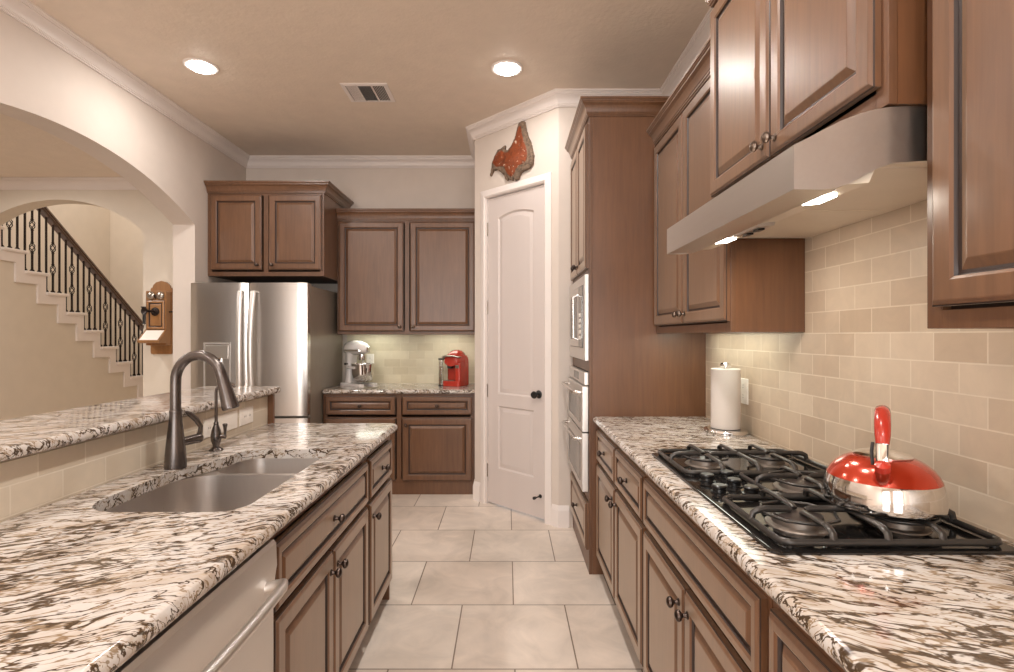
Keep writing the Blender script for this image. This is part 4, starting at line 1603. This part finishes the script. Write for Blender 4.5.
mb.build('crank', M['iron'], R0)

# ------------------------------------------------------------------ staircase, rising towards the viewer beyond the hall
SX = -4.60
N0, N1 = -3, 8
ny = lambda k: 5.527+.236*k
nz = lambda k: 1.780-.187*k
R0 = thing('staircase', 'staircase beyond the hall arch with white stepped trim, dark handrail and iron balusters', 'staircase', (SX, 0, 0))
up_, lo_ = [], []
for k in range(N0, N1+1):
    up_ += [(ny(k)-.236, nz(k)), (ny(k), nz(k))]
mb = MB()   # beige closed side under the steps
lowp = []
for k in range(N0, N1+1):
    lowp += [(max(4.705, ny(k)-.236-.09), nz(k)-.09), (ny(k)-.09, nz(k)-.09)]
lowp = [p for p in lowp if p[1] > 0]
poly = lowp+[(lowp[-1][0], 0), (4.705, 0)]
mb.prism(poly, lambda a, b, d: (d, a, b), -.02, -.06)
mb.build('side_panel', M['hall'], R0)
mb = MB()   # white stepped skirt
top_ = [(max(4.705, a), b) for a, b in up_]
low2 = [(max(4.705, a), b) for a, b in lowp]
poly = top_+[(top_[-1][0], .0), (low2[-1][0], .0)]+low2[::-1]
mb.prism(poly, lambda a, b, d: (d, a, b), 0, -.075)
mb.build('skirt', M['white'], R0)
for k in range(N0, N1+1):
    mb = MB()
    mb.box(-.985, max(4.705, ny(k)-.236), nz(k), .022, ny(k)+.024, nz(k)+.030, .008)
    mb.box(-.985, ny(k)-.016, max(0, nz(k)-.187), -.076, ny(k), nz(k))
    mb.build('tread', M['white'], R0)

RX0 = -.035
mb = MB()
rings = []
prof = [(-.030, -.03), (.030, -.03), (.034, -.012), (.026, .0), (.034, .014), (.030, .032), (.014, .042), (-.014, .042), (-.030, .032), (-.034, .014), (-.026, 0), (-.034, -.012)]
y0, y1 = 4.72, ny(N1)+.05
rl = lambda y: nz(0)-.7924*(y-ny(0))+.665
for y in (y0, y1):
    rings.append([(RX0+a, y, rl(y)+b*1.28) for a, b in prof])
mb.loft(rings, 0, True, True, True)
mb.build('handrail', M['rail_wood'], R0)


def baluster(y, z0, z1, baskets):
    mb = MB()
    w = .0075
    def bar(za, zb, tw=0):
        n_ = max(2, int((zb-za)/.03)+1)
        mb.loft([[(w*1.3*cos(pi/4+q*pi/2+tw*(z_/(n_-1))), y+w*1.3*sin(pi/4+q*pi/2+tw*(z_/(n_-1))), za+(zb-za)*z_/(n_-1)) for q in range(4)] for z_ in range(n_)], 0, True, True, True)
    cuts = [z0]
    cs = []
    if baskets:
        cs = [z0+(z1-z0)*.34, z0+(z1-z0)*.66]
    prev = z0
    for c in cs:
        bar(prev, c-.052)
        for q in range(4):
            mb.tube([(.025*sin(pi*i/6)*cos(q*pi/2+i*.5), y+.025*sin(pi*i/6)*sin(q*pi/2+i*.5), c-.052+.104*i/6) for i in range(7)], .0042, 5)
        mb.lathe([(.011, -.006), (.015, 0), (.011, .006)], 8, (0, y, c-.052))
        mb.lathe([(.011, -.006), (.015, 0), (.011, .006)], 8, (0, y, c+.052))
        prev = c+.052
    bar(prev, z1)
    mb.lathe([(.020, 0), (.020, .012), (.011, .024)], 8, (0, y, z0))
    mb.xform(Matrix.Translation((RX0, 0, 0)))
    return mb.build('baluster', M['iron'], R0)


i = 0
for k in range(N0, N1-1):
    for j in range(3):
        y = ny(k)-.236+.040+j*.0787
        if y < 4.75:
            continue
        baluster(y, nz(k)+.030, rl(y)-.034, j == 1)
# newel post at the foot
mb = MB()
yn = ny(N1-1)-.06
mb.box(-.045, yn-.045, nz(N1-1)+.030, .045, yn+.045, rl(yn)+.12, .006)
mb.box(-.055, yn-.055, rl(yn)+.12, .055, yn+.055, rl(yn)+.15, .01)
mb.xform(Matrix.Translation((RX0-.02, 0, 0)))
mb.build('newel_post', M['rail_wood'], R0)

GROUPS = {'recessed_light': 'recessed ceiling lights', 'base_cabinet': 'brown base cabinets', 'upper_cabinet': 'brown upper wall cabinets',
          'under_cabinet_light': 'lamps under the upper cabinets', 'power_outlet': 'white outlet plates on tile', 'countertop': 'granite countertops'}
for o in S.objects:
    k = o.name.split('.')[0]
    if o.parent is None and k in GROUPS:
        o['group'] = GROUPS[k]
